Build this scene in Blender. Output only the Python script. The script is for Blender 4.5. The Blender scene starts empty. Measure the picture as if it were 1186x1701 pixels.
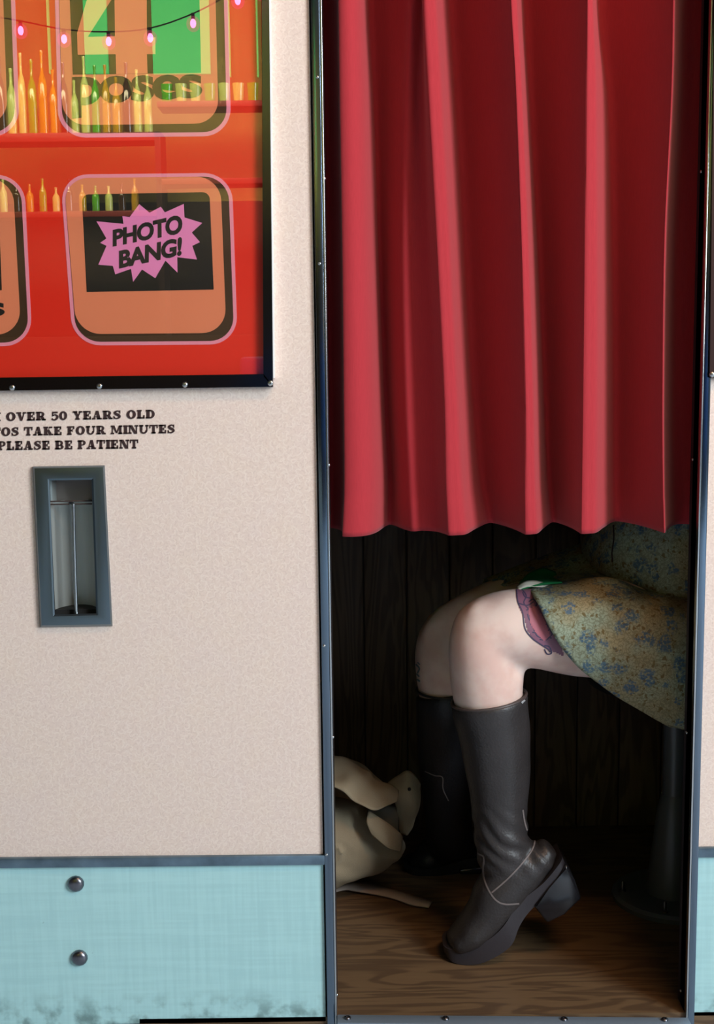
import bpy, bmesh, math, random
from mathutils import Vector, Matrix, noise
from mathutils.bvhtree import BVHTree
R = math.radians
random.seed(7)
scene = bpy.context.scene
COL = scene.collection

# ------------------------------------------------------------------ camera
F = 2100.0
TH = math.atan(F / 15350.0)
RO = 0.0121
CAM = Vector((0.0, -1.8, 1.02))
fw = Vector((0, math.cos(TH), -math.sin(TH)))
r0 = Vector((1, 0, 0)); u0 = Vector((0, math.sin(TH), math.cos(TH)))
rt = (r0 * math.cos(RO) - u0 * math.sin(RO)).normalized()
up = (u0 * math.cos(RO) + r0 * math.sin(RO)).normalized()
cam_d = bpy.data.cameras.new('camera'); cam = bpy.data.objects.new('camera', cam_d)
COL.objects.link(cam); scene.camera = cam
m = Matrix.Identity(4)
for i in range(3):
    m[i][0] = rt[i]; m[i][1] = up[i]; m[i][2] = -fw[i]; m[i][3] = CAM[i]
cam.matrix_world = m
cam_d.sensor_fit = 'VERTICAL'; cam_d.sensor_height = 24.0
cam_d.lens = 24.0 * F / 1701.0
cam_d.clip_start = 0.02

def ray(px, py):
    return fw + rt * ((px - 593.0) / F) + up * ((850.5 - py) / F)
def P(px, py, Y=0.0):                     # real point seen at that spot, on the upright plane at depth Y
    d = ray(px, py); t = (Y - CAM.y) / d.y
    return CAM + d * t
def PZ(px, py, z=0.0):                    # the same on a level plane
    d = ray(px, py); t = (z - CAM.z) / d.z
    return CAM + d * t
def V(px, py, Y):                         # something seen mirrored in the booth front
    p = P(px, py, Y); return Vector((p.x, -p.y, p.z))
def proj(p):
    v = Vector(p) - CAM; d = v.dot(fw)
    return 593 + F * v.dot(rt) / d, 850.5 - F * v.dot(up) / d
def PXZ(px, z, Y):
    py = 850.0
    for _ in range(6):
        p = P(px, py, Y); py = proj((p.x, Y, z))[1]
    return P(px, py, Y)
def mpp(Y): return (Y + 1.8) / F          # metres per pixel, roughly

# ------------------------------------------------------------------ world, lights, exposure
w = bpy.data.worlds.new('world'); scene.world = w; w.use_nodes = True
w.node_tree.nodes['Background'].inputs[0].default_value = (0.55, 0.62, 0.75, 1)
w.node_tree.nodes['Background'].inputs[1].default_value = 0.35
scene.view_settings.view_transform = 'Standard'
scene.view_settings.look = 'None'
scene.view_settings.exposure = 0.0
scene.view_settings.gamma = 1.0
scene.view_settings.use_curve_mapping = False
def area(name, loc, direction, sx, sy, power, color):
    l = bpy.data.lights.new(name, 'AREA'); l.shape = 'RECTANGLE'; l.size = sx; l.size_y = sy
    l.energy = power; l.color = color
    o = bpy.data.objects.new(name, l); COL.objects.link(o); o.location = loc
    o.rotation_euler = Vector(direction).to_track_quat('-Z', 'Z').to_euler()
    return o
area('window_daylight', (3.05, -2.85, 2.05), (-1, 0, -0.12), 2.6, 1.7, 362, (0.82, 0.93, 1.0))
area('ceiling_lamp_light', (0.9, -1.15, 2.55), (0, 0.25, -1), 0.9, 0.3, 20, (1.0, 0.56, 0.28))
area('bar_lamp_light', (-1.4, -4.1, 2.7), (0, -0.75, -0.6), 2.2, 0.2, 75, (1.0, 0.88, 0.5))

# ------------------------------------------------------------------ materials
def lin(c):
    if max(c) > 1.0: c = [x / 255.0 for x in c]
    return tuple((x / 12.92 if x <= 0.04045 else ((x + 0.055) / 1.055) ** 2.4) for x in c) + (1.0,)
MATS = {}
def mat(name, col, rough=0.5, metal=0.0, bump=0.0, bscale=200.0, var=0.0, vscale=8.0, spec=0.5, emit=0.0, stretch=(1, 1, 1), sheen=0.0, coat=0.0):
    if name in MATS: return MATS[name]
    mm = bpy.data.materials.new(name); mm.use_nodes = True; MATS[name] = mm
    nt = mm.node_tree; b = nt.nodes['Principled BSDF']
    c = lin(col)
    b.inputs['Base Color'].default_value = c
    b.inputs['Roughness'].default_value = rough
    b.inputs['Metallic'].default_value = metal
    b.inputs['Specular IOR Level'].default_value = spec
    if sheen: b.inputs['Sheen Weight'].default_value = sheen; b.inputs['Sheen Roughness'].default_value = 0.5
    if coat: b.inputs['Coat Weight'].default_value = coat
    if emit:
        b.inputs['Emission Color'].default_value = c; b.inputs['Emission Strength'].default_value = emit
    tc = nt.nodes.new('ShaderNodeTexCoord'); mp = nt.nodes.new('ShaderNodeMapping')
    mp.inputs['Scale'].default_value = stretch
    nt.links.new(tc.outputs['Object'], mp.inputs['Vector'])
    if var:
        n = nt.nodes.new('ShaderNodeTexNoise'); n.inputs['Scale'].default_value = vscale; n.inputs['Detail'].default_value = 6
        nt.links.new(mp.outputs[0], n.inputs['Vector'])
        r = nt.nodes.new('ShaderNodeValToRGB')
        r.color_ramp.elements[0].position = 0.3; r.color_ramp.elements[1].position = 0.7
        r.color_ramp.elements[0].color = tuple(x * (1 - var) for x in c[:3]) + (1,)
        r.color_ramp.elements[1].color = tuple(min(1, x * (1 + var)) for x in c[:3]) + (1,)
        nt.links.new(n.outputs[0], r.inputs[0]); nt.links.new(r.outputs[0], b.inputs['Base Color'])
    if bump:
        n2 = nt.nodes.new('ShaderNodeTexNoise'); n2.inputs['Scale'].default_value = bscale; n2.inputs['Detail'].default_value = 4
        nt.links.new(mp.outputs[0], n2.inputs['Vector'])
        bp = nt.nodes.new('ShaderNodeBump'); bp.inputs['Strength'].default_value = bump; bp.inputs['Distance'].default_value = 0.002
        nt.links.new(n2.outputs[0], bp.inputs['Height']); nt.links.new(bp.outputs[0], b.inputs['Normal'])
    return mm

class NT:
    def __init__(s, mm): s.nt = mm.node_tree
    def n(s, t, **k):
        x = s.nt.nodes.new(t)
        for a, v in k.items(): setattr(x, a, v)
        return x
    def l(s, a, b): s.nt.links.new(a, b)
    def math(s, op, a, b=None, c=None):
        x = s.n('ShaderNodeMath', operation=op)
        for i, v in enumerate((a, b, c)):
            if v is None: continue
            if isinstance(v, (int, float)): x.inputs[i].default_value = v
            else: s.l(v, x.inputs[i])
        return x.outputs[0]
    def vmath(s, op, a, b=None, out=0):
        x = s.n('ShaderNodeVectorMath', operation=op)
        for i, v in enumerate((a, b)):
            if v is None: continue
            if isinstance(v, tuple): x.inputs[i].default_value = v
            elif isinstance(v, (int, float)): x.inputs[3].default_value = v
            else: s.l(v, x.inputs[i])
        return x.outputs[out]
    def mix(s, fac, a, b):
        x = s.n('ShaderNodeMix', data_type='RGBA')
        for i, v in ((0, fac), (6, a), (7, b)):
            if isinstance(v, (int, float, tuple)): x.inputs[i].default_value = v
            else: s.l(v, x.inputs[i])
        return x.outputs[2]
    def ss(s, v, a, b):
        x = s.n('ShaderNodeMapRange', interpolation_type='SMOOTHSTEP')
        s.l(v, x.inputs[0]); x.inputs[1].default_value = a; x.inputs[2].default_value = b
        return x.outputs[0]

def laminate():
    mm = mat('pink_boomerang_laminate', (226, 207, 197), 0.42, spec=0.4)
    q = NT(mm); b = mm.node_tree.nodes['Principled BSDF']
    tc = q.n('ShaderNodeTexCoord').outputs['Object']
    def layer(scale, off):
        co = q.vmath('ADD', tc, off)
        v = q.n('ShaderNodeTexVoronoi'); v.inputs['Scale'].default_value = scale
        sq = q.vmath('MULTIPLY', co, (1.0, 0.0, 1.0)); q.l(sq, v.inputs['Vector'])
        loc = q.vmath('SUBTRACT', sq, v.outputs['Position'])
        sc = q.n('ShaderNodeVectorMath', operation='SCALE'); q.l(loc, sc.inputs[0]); sc.inputs[3].default_value = scale
        sep = q.n('ShaderNodeSeparateColor'); q.l(v.outputs['Color'], sep.inputs[0])
        ang = q.math('MULTIPLY', sep.outputs[0], 6.283)
        vr = q.n('ShaderNodeVectorRotate', rotation_type='Y_AXIS'); q.l(sc.outputs[0], vr.inputs['Vector']); q.l(ang, vr.inputs['Angle'])
        o2 = q.vmath('ADD', vr.outputs[0], (0.0, 0.0, 0.36))
        flat = q.vmath('MULTIPLY', o2, (1.0, 0.0, 1.0))
        ln = q.vmath('LENGTH', flat, out=1)
        d = q.math('ABSOLUTE', q.math('SUBTRACT', ln, 0.40))
        ringm = q.math('SUBTRACT', 1.0, q.ss(d, 0.035, 0.11))
        sp = q.n('ShaderNodeSeparateXYZ'); q.l(flat, sp.inputs[0])
        side = q.ss(sp.outputs[2], 0.12, 0.22)
        return q.math('MULTIPLY', ringm, side)
    a = layer(98.0, (0, 0, 0)); c = layer(82.0, (0.313, 0, 0.207)); e = layer(110.0, (0.713, 0, 0.507))
    lightm = q.math('MAXIMUM', a, c)
    n = q.n('ShaderNodeTexNoise'); n.inputs['Scale'].default_value = 22.0; q.l(tc, n.inputs['Vector'])
    n3 = q.n('ShaderNodeTexNoise'); n3.inputs['Scale'].default_value = 340.0; q.l(tc, n3.inputs['Vector'])
    base = q.mix(n.outputs[0], lin((226, 205, 196)), lin((229, 208, 192)))
    base = q.mix(q.math('MULTIPLY', q.ss(n3.outputs[0], 0.45, 0.62), 0.15), base, lin((196, 172, 160)))
    base = q.mix(q.math('MULTIPLY', e, 0.2), base, lin((188, 160, 150)))
    out = q.mix(q.math('MULTIPLY', lightm, 0.36), base, lin((243, 228, 216)))
    q.l(out, b.inputs['Base Color'])
    return mm
def kick():
    mm = mat('teal_kick_panel', (150, 200, 196), 0.5, spec=0.4)
    q = NT(mm); b = mm.node_tree.nodes['Principled BSDF']
    tc = q.n('ShaderNodeTexCoord').outputs['Object']
    def streak(s, sc):
        mp = q.n('ShaderNodeMapping'); mp.inputs['Scale'].default_value = s; q.l(tc, mp.inputs['Vector'])
        n = q.n('ShaderNodeTexNoise'); n.inputs['Scale'].default_value = sc; n.inputs['Detail'].default_value = 5; q.l(mp.outputs[0], n.inputs['Vector'])
        return n.outputs[0]
    h = streak((1, 1, 22), 9); v = streak((22, 1, 1), 9)
    f = q.math('MULTIPLY', q.math('ADD', h, v), 0.5)
    base = q.mix(q.ss(f, 0.36, 0.64), lin((165, 206, 208)), lin((174, 215, 216)))
    # grime gathered along the bottom edge and small scuffs
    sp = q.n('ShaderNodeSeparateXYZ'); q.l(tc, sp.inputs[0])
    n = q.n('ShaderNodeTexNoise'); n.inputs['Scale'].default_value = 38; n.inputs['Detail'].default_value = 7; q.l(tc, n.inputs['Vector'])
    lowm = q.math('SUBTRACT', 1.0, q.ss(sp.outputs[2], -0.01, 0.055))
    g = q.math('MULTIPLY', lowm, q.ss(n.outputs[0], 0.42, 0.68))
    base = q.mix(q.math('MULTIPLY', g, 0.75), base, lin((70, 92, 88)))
    n2 = q.n('ShaderNodeTexNoise'); n2.inputs['Scale'].default_value = 60; q.l(tc, n2.inputs['Vector'])
    base = q.mix(q.math('MULTIPLY', q.ss(n2.outputs[0], 0.74, 0.8), 0.6), base, lin((60, 80, 78)))
    q.l(base, b.inputs['Base Color'])
    return mm
def wood(name, dark, light, axis, scale=7.0, rough=0.5):
    mm = mat(name, dark, rough, spec=0.3); q = NT(mm); b = mm.node_tree.nodes['Principled BSDF']
    tc = q.n('ShaderNodeTexCoord').outputs['Object']
    mp = q.n('ShaderNodeMapping'); s = [9, 9, 9]; s[axis] = 1.3; mp.inputs['Scale'].default_value = s; q.l(tc, mp.inputs['Vector'])
    n = q.n('ShaderNodeTexNoise'); n.inputs['Scale'].default_value = 1.4; n.inputs['Detail'].default_value = 3; n.inputs['Distortion'].default_value = 0.6; q.l(mp.outputs[0], n.inputs['Vector'])
    rings = q.math('SINE', q.math('MULTIPLY', n.outputs[0], 70.0))
    s2 = [260, 260, 260]; s2[axis] = 12
    mp2 = q.n('ShaderNodeMapping'); mp2.inputs['Scale'].default_value = s2; q.l(tc, mp2.inputs['Vector'])
    n2 = q.n('ShaderNodeTexNoise'); n2.inputs['Scale'].default_value = 1.0; n2.inputs['Detail'].default_value = 5; q.l(mp2.outputs[0], n2.inputs['Vector'])
    f = q.math('ADD', q.math('MULTIPLY', q.ss(rings, -0.9, 0.6), 0.5), q.math('MULTIPLY', n2.outputs[0], 0.5))
    c = q.mix(f, lin(dark), lin(light)); q.l(c, b.inputs['Base Color'])
    bp = q.n('ShaderNodeBump'); bp.inputs['Strength'].default_value = 0.25; bp.inputs['Distance'].default_value = 0.001
    q.l(f, bp.inputs['Height']); q.l(bp.outputs[0], b.inputs['Normal'])
    return mm
def floral():
    mm = mat('floral_fabric', (120, 118, 88), 0.85, spec=0.2); q = NT(mm); b = mm.node_tree.nodes['Principled BSDF']
    tc = q.n('ShaderNodeTexCoord').outputs['Object']
    nz = q.n('ShaderNodeTexNoise'); nz.inputs['Scale'].default_value = 90; q.l(tc, nz.inputs['Vector'])
    wob = q.vmath('ADD', tc, q.vmath('MULTIPLY', nz.outputs['Color'], (0.02, 0.02, 0.02)))
    lo = q.n('ShaderNodeTexNoise'); lo.inputs['Scale'].default_value = 14; q.l(tc, lo.inputs['Vector'])
    base = q.mix(q.ss(lo.outputs[0], .4, .62), lin((150, 138, 106)), lin((150, 160, 138)))
    # twigs and leaves
    v2 = q.n('ShaderNodeTexVoronoi'); v2.feature = 'DISTANCE_TO_EDGE'; v2.inputs['Scale'].default_value = 150; q.l(wob, v2.inputs['Vector'])
    base = q.mix(q.math('MULTIPLY', q.math('SUBTRACT', 1.0, q.ss(v2.outputs['Distance'], 0.03, 0.16)), 0.5), base, lin((92, 88, 58)))
    v3 = q.n('ShaderNodeTexVoronoi'); v3.inputs['Scale'].default_value = 130; q.l(wob, v3.inputs['Vector'])
    s3 = q.n('ShaderNodeSeparateColor'); q.l(v3.outputs['Color'], s3.inputs[0])
    leaf = q.math('MULTIPLY', q.math('SUBTRACT', 1.0, q.ss(v3.outputs['Distance'], 0.3, 0.45)), q.math('GREATER_THAN', s3.outputs[0], 0.6))
    base = q.mix(q.math('MULTIPLY', leaf, 0.8), base, lin((104, 84, 44)))
    # blue flowers
    v = q.n('ShaderNodeTexVoronoi'); v.inputs['Scale'].default_value = 40; q.l(wob, v.inputs['Vector'])
    s = q.n('ShaderNodeSeparateColor'); q.l(v.outputs['Color'], s.inputs[0])
    keep = q.math('GREATER_THAN', s.outputs[0], 0.42)
    v4 = q.n('ShaderNodeTexVoronoi'); v4.inputs['Scale'].default_value = 240; q.l(tc, v4.inputs['Vector'])
    pet = q.math('SUBTRACT', 1.0, q.ss(v4.outputs['Distance'], 0.42, 0.75))
    fl = q.math('MULTIPLY', q.math('MULTIPLY', q.math('SUBTRACT', 1.0, q.ss(v.outputs['Distance'], 0.36, 0.6)), keep), pet)
    base = q.mix(q.math('MULTIPLY', fl, 0.8), base, lin((56, 90, 118)))
    q.l(base, b.inputs['Base Color'])
    return mm
def fabric_red():
    mm = mat('red_velvet', (190, 40, 50), 0.85, spec=0.15, sheen=0.12); q = NT(mm); b = mm.node_tree.nodes['Principled BSDF']
    tc = q.n('ShaderNodeTexCoord').outputs['Object']
    mp = q.n('ShaderNodeMapping'); mp.inputs['Scale'].default_value = (900, 900, 60); q.l(tc, mp.inputs['Vector'])
    n = q.n('ShaderNodeTexNoise'); n.inputs['Scale'].default_value = 1; q.l(mp.outputs[0], n.inputs['Vector'])
    q.l(q.mix(n.outputs[0], lin((156, 42, 50)), lin((178, 52, 60))), b.inputs['Base Color'])
    return mm
def skin():
    mm = mat('pale_skin', (228, 196, 180), 0.55, spec=0.35); q = NT(mm); b = mm.node_tree.nodes['Principled BSDF']
    tc = q.n('ShaderNodeTexCoord').outputs['Object']
    n = q.n('ShaderNodeTexNoise'); n.inputs['Scale'].default_value = 22; n.inputs['Detail'].default_value = 4; q.l(tc, n.inputs['Vector'])
    q.l(q.mix(q.ss(n.outputs[0], 0.35, 0.7), lin((230, 204, 192)), lin((216, 180, 168))), b.inputs['Base Color'])
    b.inputs['Subsurface Weight'].default_value = 0.12
    b.inputs['Subsurface Radius'].default_value = (0.02, 0.008, 0.004)
    b.inputs['Subsurface Scale'].default_value = 0.6
    return mm
def acrylic():
    mm = bpy.data.materials.new('clear_acrylic'); mm.use_nodes = True; nt = mm.node_tree
    for n in list(nt.nodes):
        if n.type == 'BSDF_PRINCIPLED': nt.nodes.remove(n)
    out = [n for n in nt.nodes if n.type == 'OUTPUT_MATERIAL'][0]
    t = nt.nodes.new('ShaderNodeBsdfTransparent'); g = nt.nodes.new('ShaderNodeBsdfGlossy'); g.inputs['Roughness'].default_value = 0.0
    fr = nt.nodes.new('ShaderNodeFresnel'); fr.inputs[0].default_value = 3.0
    mx = nt.nodes.new('ShaderNodeMixShader')
    ge = nt.nodes.new('ShaderNodeNewGeometry'); su = nt.nodes.new('ShaderNodeMath'); su.operation = 'SUBTRACT'; su.inputs[0].default_value = 1.0
    mu = nt.nodes.new('ShaderNodeMath'); mu.operation = 'MULTIPLY'
    nt.links.new(ge.outputs['Backfacing'], su.inputs[1]); nt.links.new(su.outputs[0], mu.inputs[0]); nt.links.new(fr.outputs[0], mu.inputs[1])
    nt.links.new(mu.outputs[0], mx.inputs[0]); nt.links.new(t.outputs[0], mx.inputs[1]); nt.links.new(g.outputs[0], mx.inputs[2])
    nt.links.new(mx.outputs[0], out.inputs[0])
    return mm
M = dict(
    lam=laminate(), kick=kick(), red=fabric_red(), skin=skin(), floral=floral(), acrylic=acrylic(),
    chrome=mat('polished_trim_metal', (112, 126, 140), 0.16, 1.0, bump=0.05, bscale=30),
    darkchrome=mat('dull_trim_metal', (120, 140, 154), 0.42, 1.0, var=0.25, vscale=30),
    screw=mat('screw_steel', (190, 192, 192), 0.25, 1.0),
    bolt=mat('bolt_steel', (120, 120, 126), 0.3, 1.0, var=0.2, vscale=60),
    reveal=mat('dark_painted_reveal', (34, 26, 28), 0.6),
    inner=mat('dark_interior_board', (60, 48, 44), 0.7),
    plank=wood('dark_wood_panelling', (70, 56, 44), (116, 96, 72), 2),
    floorw=wood('brown_floor_laminate', (74, 56, 42), (116, 92, 66), 0, rough=0.42),
    leather=mat('brown_black_leather', (50, 46, 46), 0.42, bump=0.35, bscale=260, var=0.18, vscale=14, spec=0.45),
    leather_shade=mat('shaded_boot_leather', (26, 26, 30), 0.5, bump=0.3, bscale=260),  # darker copy of the boot leather, the far boot's shade put into colour
    sole=mat('black_rubber_sole', (50, 46, 50), 0.45, bump=0.1),
    heel=mat('glossy_stacked_heel', (30, 30, 34), 0.18, spec=0.6, stretch=(1, 1, 60), var=0.2, vscale=3),
    stitch=mat('pale_stitching', (112, 102, 100), 0.7),
    tote=mat('cream_canvas', (158, 145, 120), 0.9, bump=0.4, bscale=700, var=0.08, vscale=9),
    strap=mat('cream_webbing', (176, 162, 150), 0.9, bump=0.4, bscale=900),
    stool=mat('black_enamel', (86, 90, 94), 0.35, spec=0.6),
    seatm=mat('black_vinyl_seat', (28, 28, 30), 0.45),
    ink=mat('dark_brown_ink', (52, 30, 30), 0.6),
    black=mat('black_print', (20, 20, 14), 0.6),
    pred=mat('red_orange_print', (242, 42, 10), 0.55),
    ppeach=mat('peach_print', (244, 144, 100), 0.55),
    ppink=mat('pink_outline_print', (255, 158, 176), 0.55),
    pburst=mat('pink_burst_print', (250, 148, 198), 0.55),
    pshadow=mat('dark_shadow_print', (70, 46, 18), 0.55),
    pscreen=mat('black_screen_print', (24, 22, 12), 0.55),
    white=mat('white_edge_paint', (235, 235, 235), 0.4),
    green=mat('green_cotton', (10, 120, 66), 0.85),
    lining=mat('white_lining', (216, 214, 200), 0.85),
    tatp=mat('tattoo_purple', (128, 84, 104), 0.55),
    tatr=mat('tattoo_rose', (172, 96, 110), 0.55),
    tatd=mat('tattoo_dark_ink', (66, 58, 84), 0.55),
    tatb=mat('tattoo_blue_ink', (88, 112, 122), 0.55),
    gap=mat('black_gap', (12, 12, 12), 0.8),
)

# ------------------------------------------------------------------ helpers
def link(name, me, parent=None, material=None, smooth=False):
    o = bpy.data.objects.new(name, me); COL.objects.link(o)
    if material is not None: me.materials.append(material)
    if smooth:
        for p in me.polygons: p.use_smooth = True
    if parent is not None: o.parent = parent
    return o
def thing(name, label, cat, loc=(0, 0, 0), group=None):
    o = bpy.data.objects.new(name, None); COL.objects.link(o); o.empty_display_size = 0.05
    o.location = loc; o['label'] = label; o['category'] = cat
    if group: o['group'] = group
    return o
def tag(o, label=None, cat=None, group=None, kind=None):
    if label: o['label'] = label
    if cat: o['category'] = cat
    if group: o['group'] = group
    if kind: o['kind'] = kind
    return o
def bm_obj(name, bm, material, parent=None, smooth=False, bevel=0.0, angle=40):
    if bevel:
        bmesh.ops.bevel(bm, geom=[e for e in bm.edges], offset=bevel, segments=2, affect='EDGES', profile=0.5)
    bmesh.ops.recalc_face_normals(bm, faces=bm.faces)
    me = bpy.data.meshes.new(name); bm.to_mesh(me); bm.free()
    if smooth or bevel:
        for p in me.polygons: p.use_smooth = True
        if hasattr(me, 'set_sharp_from_angle'): me.set_sharp_from_angle(angle=R(angle))
    o = bpy.data.objects.new(name, me); COL.objects.link(o); me.materials.append(material)
    if parent is not None:
        o.parent = parent
        l = world_loc(parent)
        me.transform(Matrix.Translation(-l))
    return o
def world_loc(o):
    l = Vector((0, 0, 0))
    while o is not None:
        l += o.location; o = o.parent
    return l
def add_box(bm, a, b):
    x0, y0, z0 = (min(a[i], b[i]) for i in range(3)); x1, y1, z1 = (max(a[i], b[i]) for i in range(3))
    vs = [bm.verts.new(v) for v in ((x0, y0, z0), (x1, y0, z0), (x1, y1, z0), (x0, y1, z0), (x0, y0, z1), (x1, y0, z1), (x1, y1, z1), (x0, y1, z1))]
    for f in ((0, 3, 2, 1), (4, 5, 6, 7), (0, 1, 5, 4), (1, 2, 6, 5), (2, 3, 7, 6), (3, 0, 4, 7)): bm.faces.new([vs[i] for i in f])
def box(name, a, b, material, parent=None, bevel=0.0):
    bm = bmesh.new(); add_box(bm, a, b); return bm_obj(name, bm, material, parent, bevel=bevel)
def add_hex(bm, front, back):             # prism between two matching outlines
    n = len(front); f = [bm.verts.new(p) for p in front]; b = [bm.verts.new(p) for p in back]
    bm.faces.new(f); bm.faces.new(b[::-1])
    for i in range(n): bm.faces.new((f[i], b[i], b[(i + 1) % n], f[(i + 1) % n]))
def quadbar(name, pts, Yf, Yb, material, parent, bevel=0.0):   # bar on the front: outline at Yf, depth to Yb
    fr = [P(x, y, Yf) for x, y in pts]; bk = [Vector((p.x, Yb, p.z)) for p in fr]
    bm = bmesh.new(); add_hex(bm, fr, bk); return bm_obj(name, bm, material, parent, bevel=bevel)
def prism(name, pts, Yf, t, material, parent):
    return quadbar(name, pts, Yf, Yf + t, material, parent)
def catmull(pts, n):
    pts = [Vector(p) for p in pts]; out = []
    for i in range(len(pts) - 1):
        p1, p2 = pts[i], pts[i + 1]
        p0 = pts[i - 1] if i else p1 * 2 - p2
        p3 = pts[i + 2] if i + 2 < len(pts) else p2 * 2 - p1
        for k in range(n):
            t = k / n
            out.append(0.5 * ((2 * p1) + (p2 - p0) * t + (2 * p0 - 5 * p1 + 4 * p2 - p3) * t * t + (3 * p1 - p0 - 3 * p2 + p3) * t ** 3))
    out.append(pts[-1]); return out
def add_loft(bm, rings):                  # rings: lists of equal length, closed round, capped
    vs = [[bm.verts.new(p) for p in r] for r in rings]; n = len(rings[0])
    for a, b in zip(vs, vs[1:]):
        for i in range(n): bm.faces.new((a[i], a[(i + 1) % n], b[(i + 1) % n], b[i]))
    bm.faces.new(vs[0][::-1]); bm.faces.new(vs[-1])
def ell_ring(c, ax, ay, rx, ry, n=24):
    return [c + ax * (rx * math.cos(2 * math.pi * i / n)) + ay * (ry * math.sin(2 * math.pi * i / n)) for i in range(n)]
def add_limb(bm, stations, sub=5, n=24, dome=True):
    """stations (px,py,Y,r_px,r_depth): a tapering limb through those centres"""
    raw = []
    for px, py, Y, rp, rd in stations:
        p = P(px, py, Y); raw.append((p.x, p.y, p.z, rp * mpp(Y), rd))
    add_limb_w(bm, raw, sub, n, dome)
def add_limb_w(bm, raw, sub=5, n=24, dome=True):
    def interp(vals):
        out = []
        for i in range(len(vals) - 1):
            a = vals[max(0, i - 1)]; b = vals[i]; c = vals[i + 1]; d = vals[min(len(vals) - 1, i + 2)]
            for k in range(sub):
                t = k / sub; out.append(0.5 * (2 * b + (c - a) * t + (2 * a - 5 * b + 4 * c - d) * t * t + (3 * b - a - 3 * c + d) * t ** 3))
        out.append(vals[-1]); return out
    cs = catmull([r[:3] for r in raw], sub); rp = interp([r[3] for r in raw]); rd = interp([r[4] for r in raw])
    rings = []
    for i, c in enumerate(cs):
        t = (cs[min(i + 1, len(cs) - 1)] - cs[max(i - 1, 0)]).normalized()
        ay = Vector((0, 1, 0)); ay = (ay - t * ay.dot(t)).normalized(); ax = ay.cross(t).normalized()
        if dome and i == 0:
            for s, k in ((0.9, 0.45), (0.5, 0.85)):
                pass
            rings.append(ell_ring(c - t * rp[0] * 0.75, ax, ay, rp[0] * 0.45, rd[0] * 0.45, n))
            rings.append(ell_ring(c - t * rp[0] * 0.45, ax, ay, rp[0] * 0.82, rd[0] * 0.82, n))
        rings.append(ell_ring(c, ax, ay, rp[i], rd[i], n))
        if dome and i == len(cs) - 1:
            rings.append(ell_ring(c + t * rp[i] * 0.45, ax, ay, rp[i] * 0.82, rd[i] * 0.82, n))
            rings.append(ell_ring(c + t * rp[i] * 0.75, ax, ay, rp[i] * 0.45, rd[i] * 0.45, n))
    add_loft(bm, rings)
def add_ball(bm, c, rx, ry, rz, n=16):
    r = bmesh.ops.create_uvsphere(bm, u_segments=n, v_segments=n // 2 + 2, radius=1.0)
    for v in r['verts']: v.co = Vector((v.co.x * rx, v.co.y * ry, v.co.z * rz)) + c
def tube(bm, pts, r, n=10):
    rings = []
    for i, c in enumerate(pts):
        t = (pts[min(i + 1, len(pts) - 1)] - pts[max(i - 1, 0)]).normalized()
        a = Vector((0, 0, 1)) if abs(t.z) < 0.9 else Vector((1, 0, 0))
        ax = t.cross(a).normalized(); ay = t.cross(ax).normalized()
        rings.append(ell_ring(c, ax, ay, r, r, n))
    add_loft(bm, rings)
def voxelise(name, bm, voxel, smooth_it, material, parent, disp=None):
    bmesh.ops.recalc_face_normals(bm, faces=bm.faces)
    me = bpy.data.meshes.new(name); bm.to_mesh(me); bm.free()
    o = bpy.data.objects.new(name, me); COL.objects.link(o)
    md = o.modifiers.new('r', 'REMESH'); md.mode = 'VOXEL'; md.voxel_size = voxel
    ms = o.modifiers.new('s', 'SMOOTH'); ms.factor = 0.5; ms.iterations = smooth_it
    dg = bpy.context.evaluated_depsgraph_get(); dg.update()
    ne = bpy.data.meshes.new_from_object(o.evaluated_get(dg))
    o.modifiers.clear(); o.data = ne; ne.name = name; bpy.data.meshes.remove(me)
    if disp:
        for v in ne.vertices: v.co = disp(v.co.copy(), v.normal.copy())
    for p in ne.polygons: p.use_smooth = True
    ne.materials.clear(); ne.materials.append(material)
    bvh = BVHTree.FromPolygons([v.co.copy() for v in ne.vertices], [tuple(p.vertices) for p in ne.polygons])
    if parent is not None:
        o.parent = parent; ne.transform(Matrix.Translation(-world_loc(parent)))
    return o, bvh
def on_surface(bvh, px, py, off):
    d = ray(px, py).normalized(); loc, nrm, idx, dist = bvh.ray_cast(CAM, d)
    if loc is None: return None
    if nrm.dot(d) > 0: nrm = -nrm
    return loc + nrm * off
def ribbon(name, strokes, bvh, off, material, parent):
    """strokes: (points px, width px): thin raised lines lying on a surface"""
    bm = bmesh.new()
    for pts, wpx in strokes:
        cs = catmull([(x, y, 0) for x, y in pts], 6); prev = None
        for i, c in enumerate(cs):
            t = (cs[min(i + 1, len(cs) - 1)] - cs[max(i - 1, 0)])
            if t.length < 1e-6: continue
            t.normalize(); nn = Vector((-t.y, t.x, 0)) * wpx / 2
            ws = []
            for k, o2 in ((-1, 0.0), (0, off), (1, 0.0)):
                q = c + nn * k; ws.append(on_surface(bvh, q.x, q.y, off * 0.85 + o2 * .3))
            if any(a is None for a in ws): prev = None; continue
            cur = [bm.verts.new(a) for a in ws]
            if prev and (prev[1].co - cur[1].co).length < 0.02:
                for k in range(2): bm.faces.new((prev[k], prev[k + 1], cur[k + 1], cur[k]))
            prev = cur
    return bm_obj(name, bm, material, parent, smooth=True, angle=80)
def inside(poly, x, y):
    c = False; n = len(poly)
    for i in range(n):
        x1, y1 = poly[i]; x2, y2 = poly[(i + 1) % n]
        if (y1 > y) != (y2 > y) and x < (x2 - x1) * (y - y1) / (y2 - y1) + x1: c = not c
    return c
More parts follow.
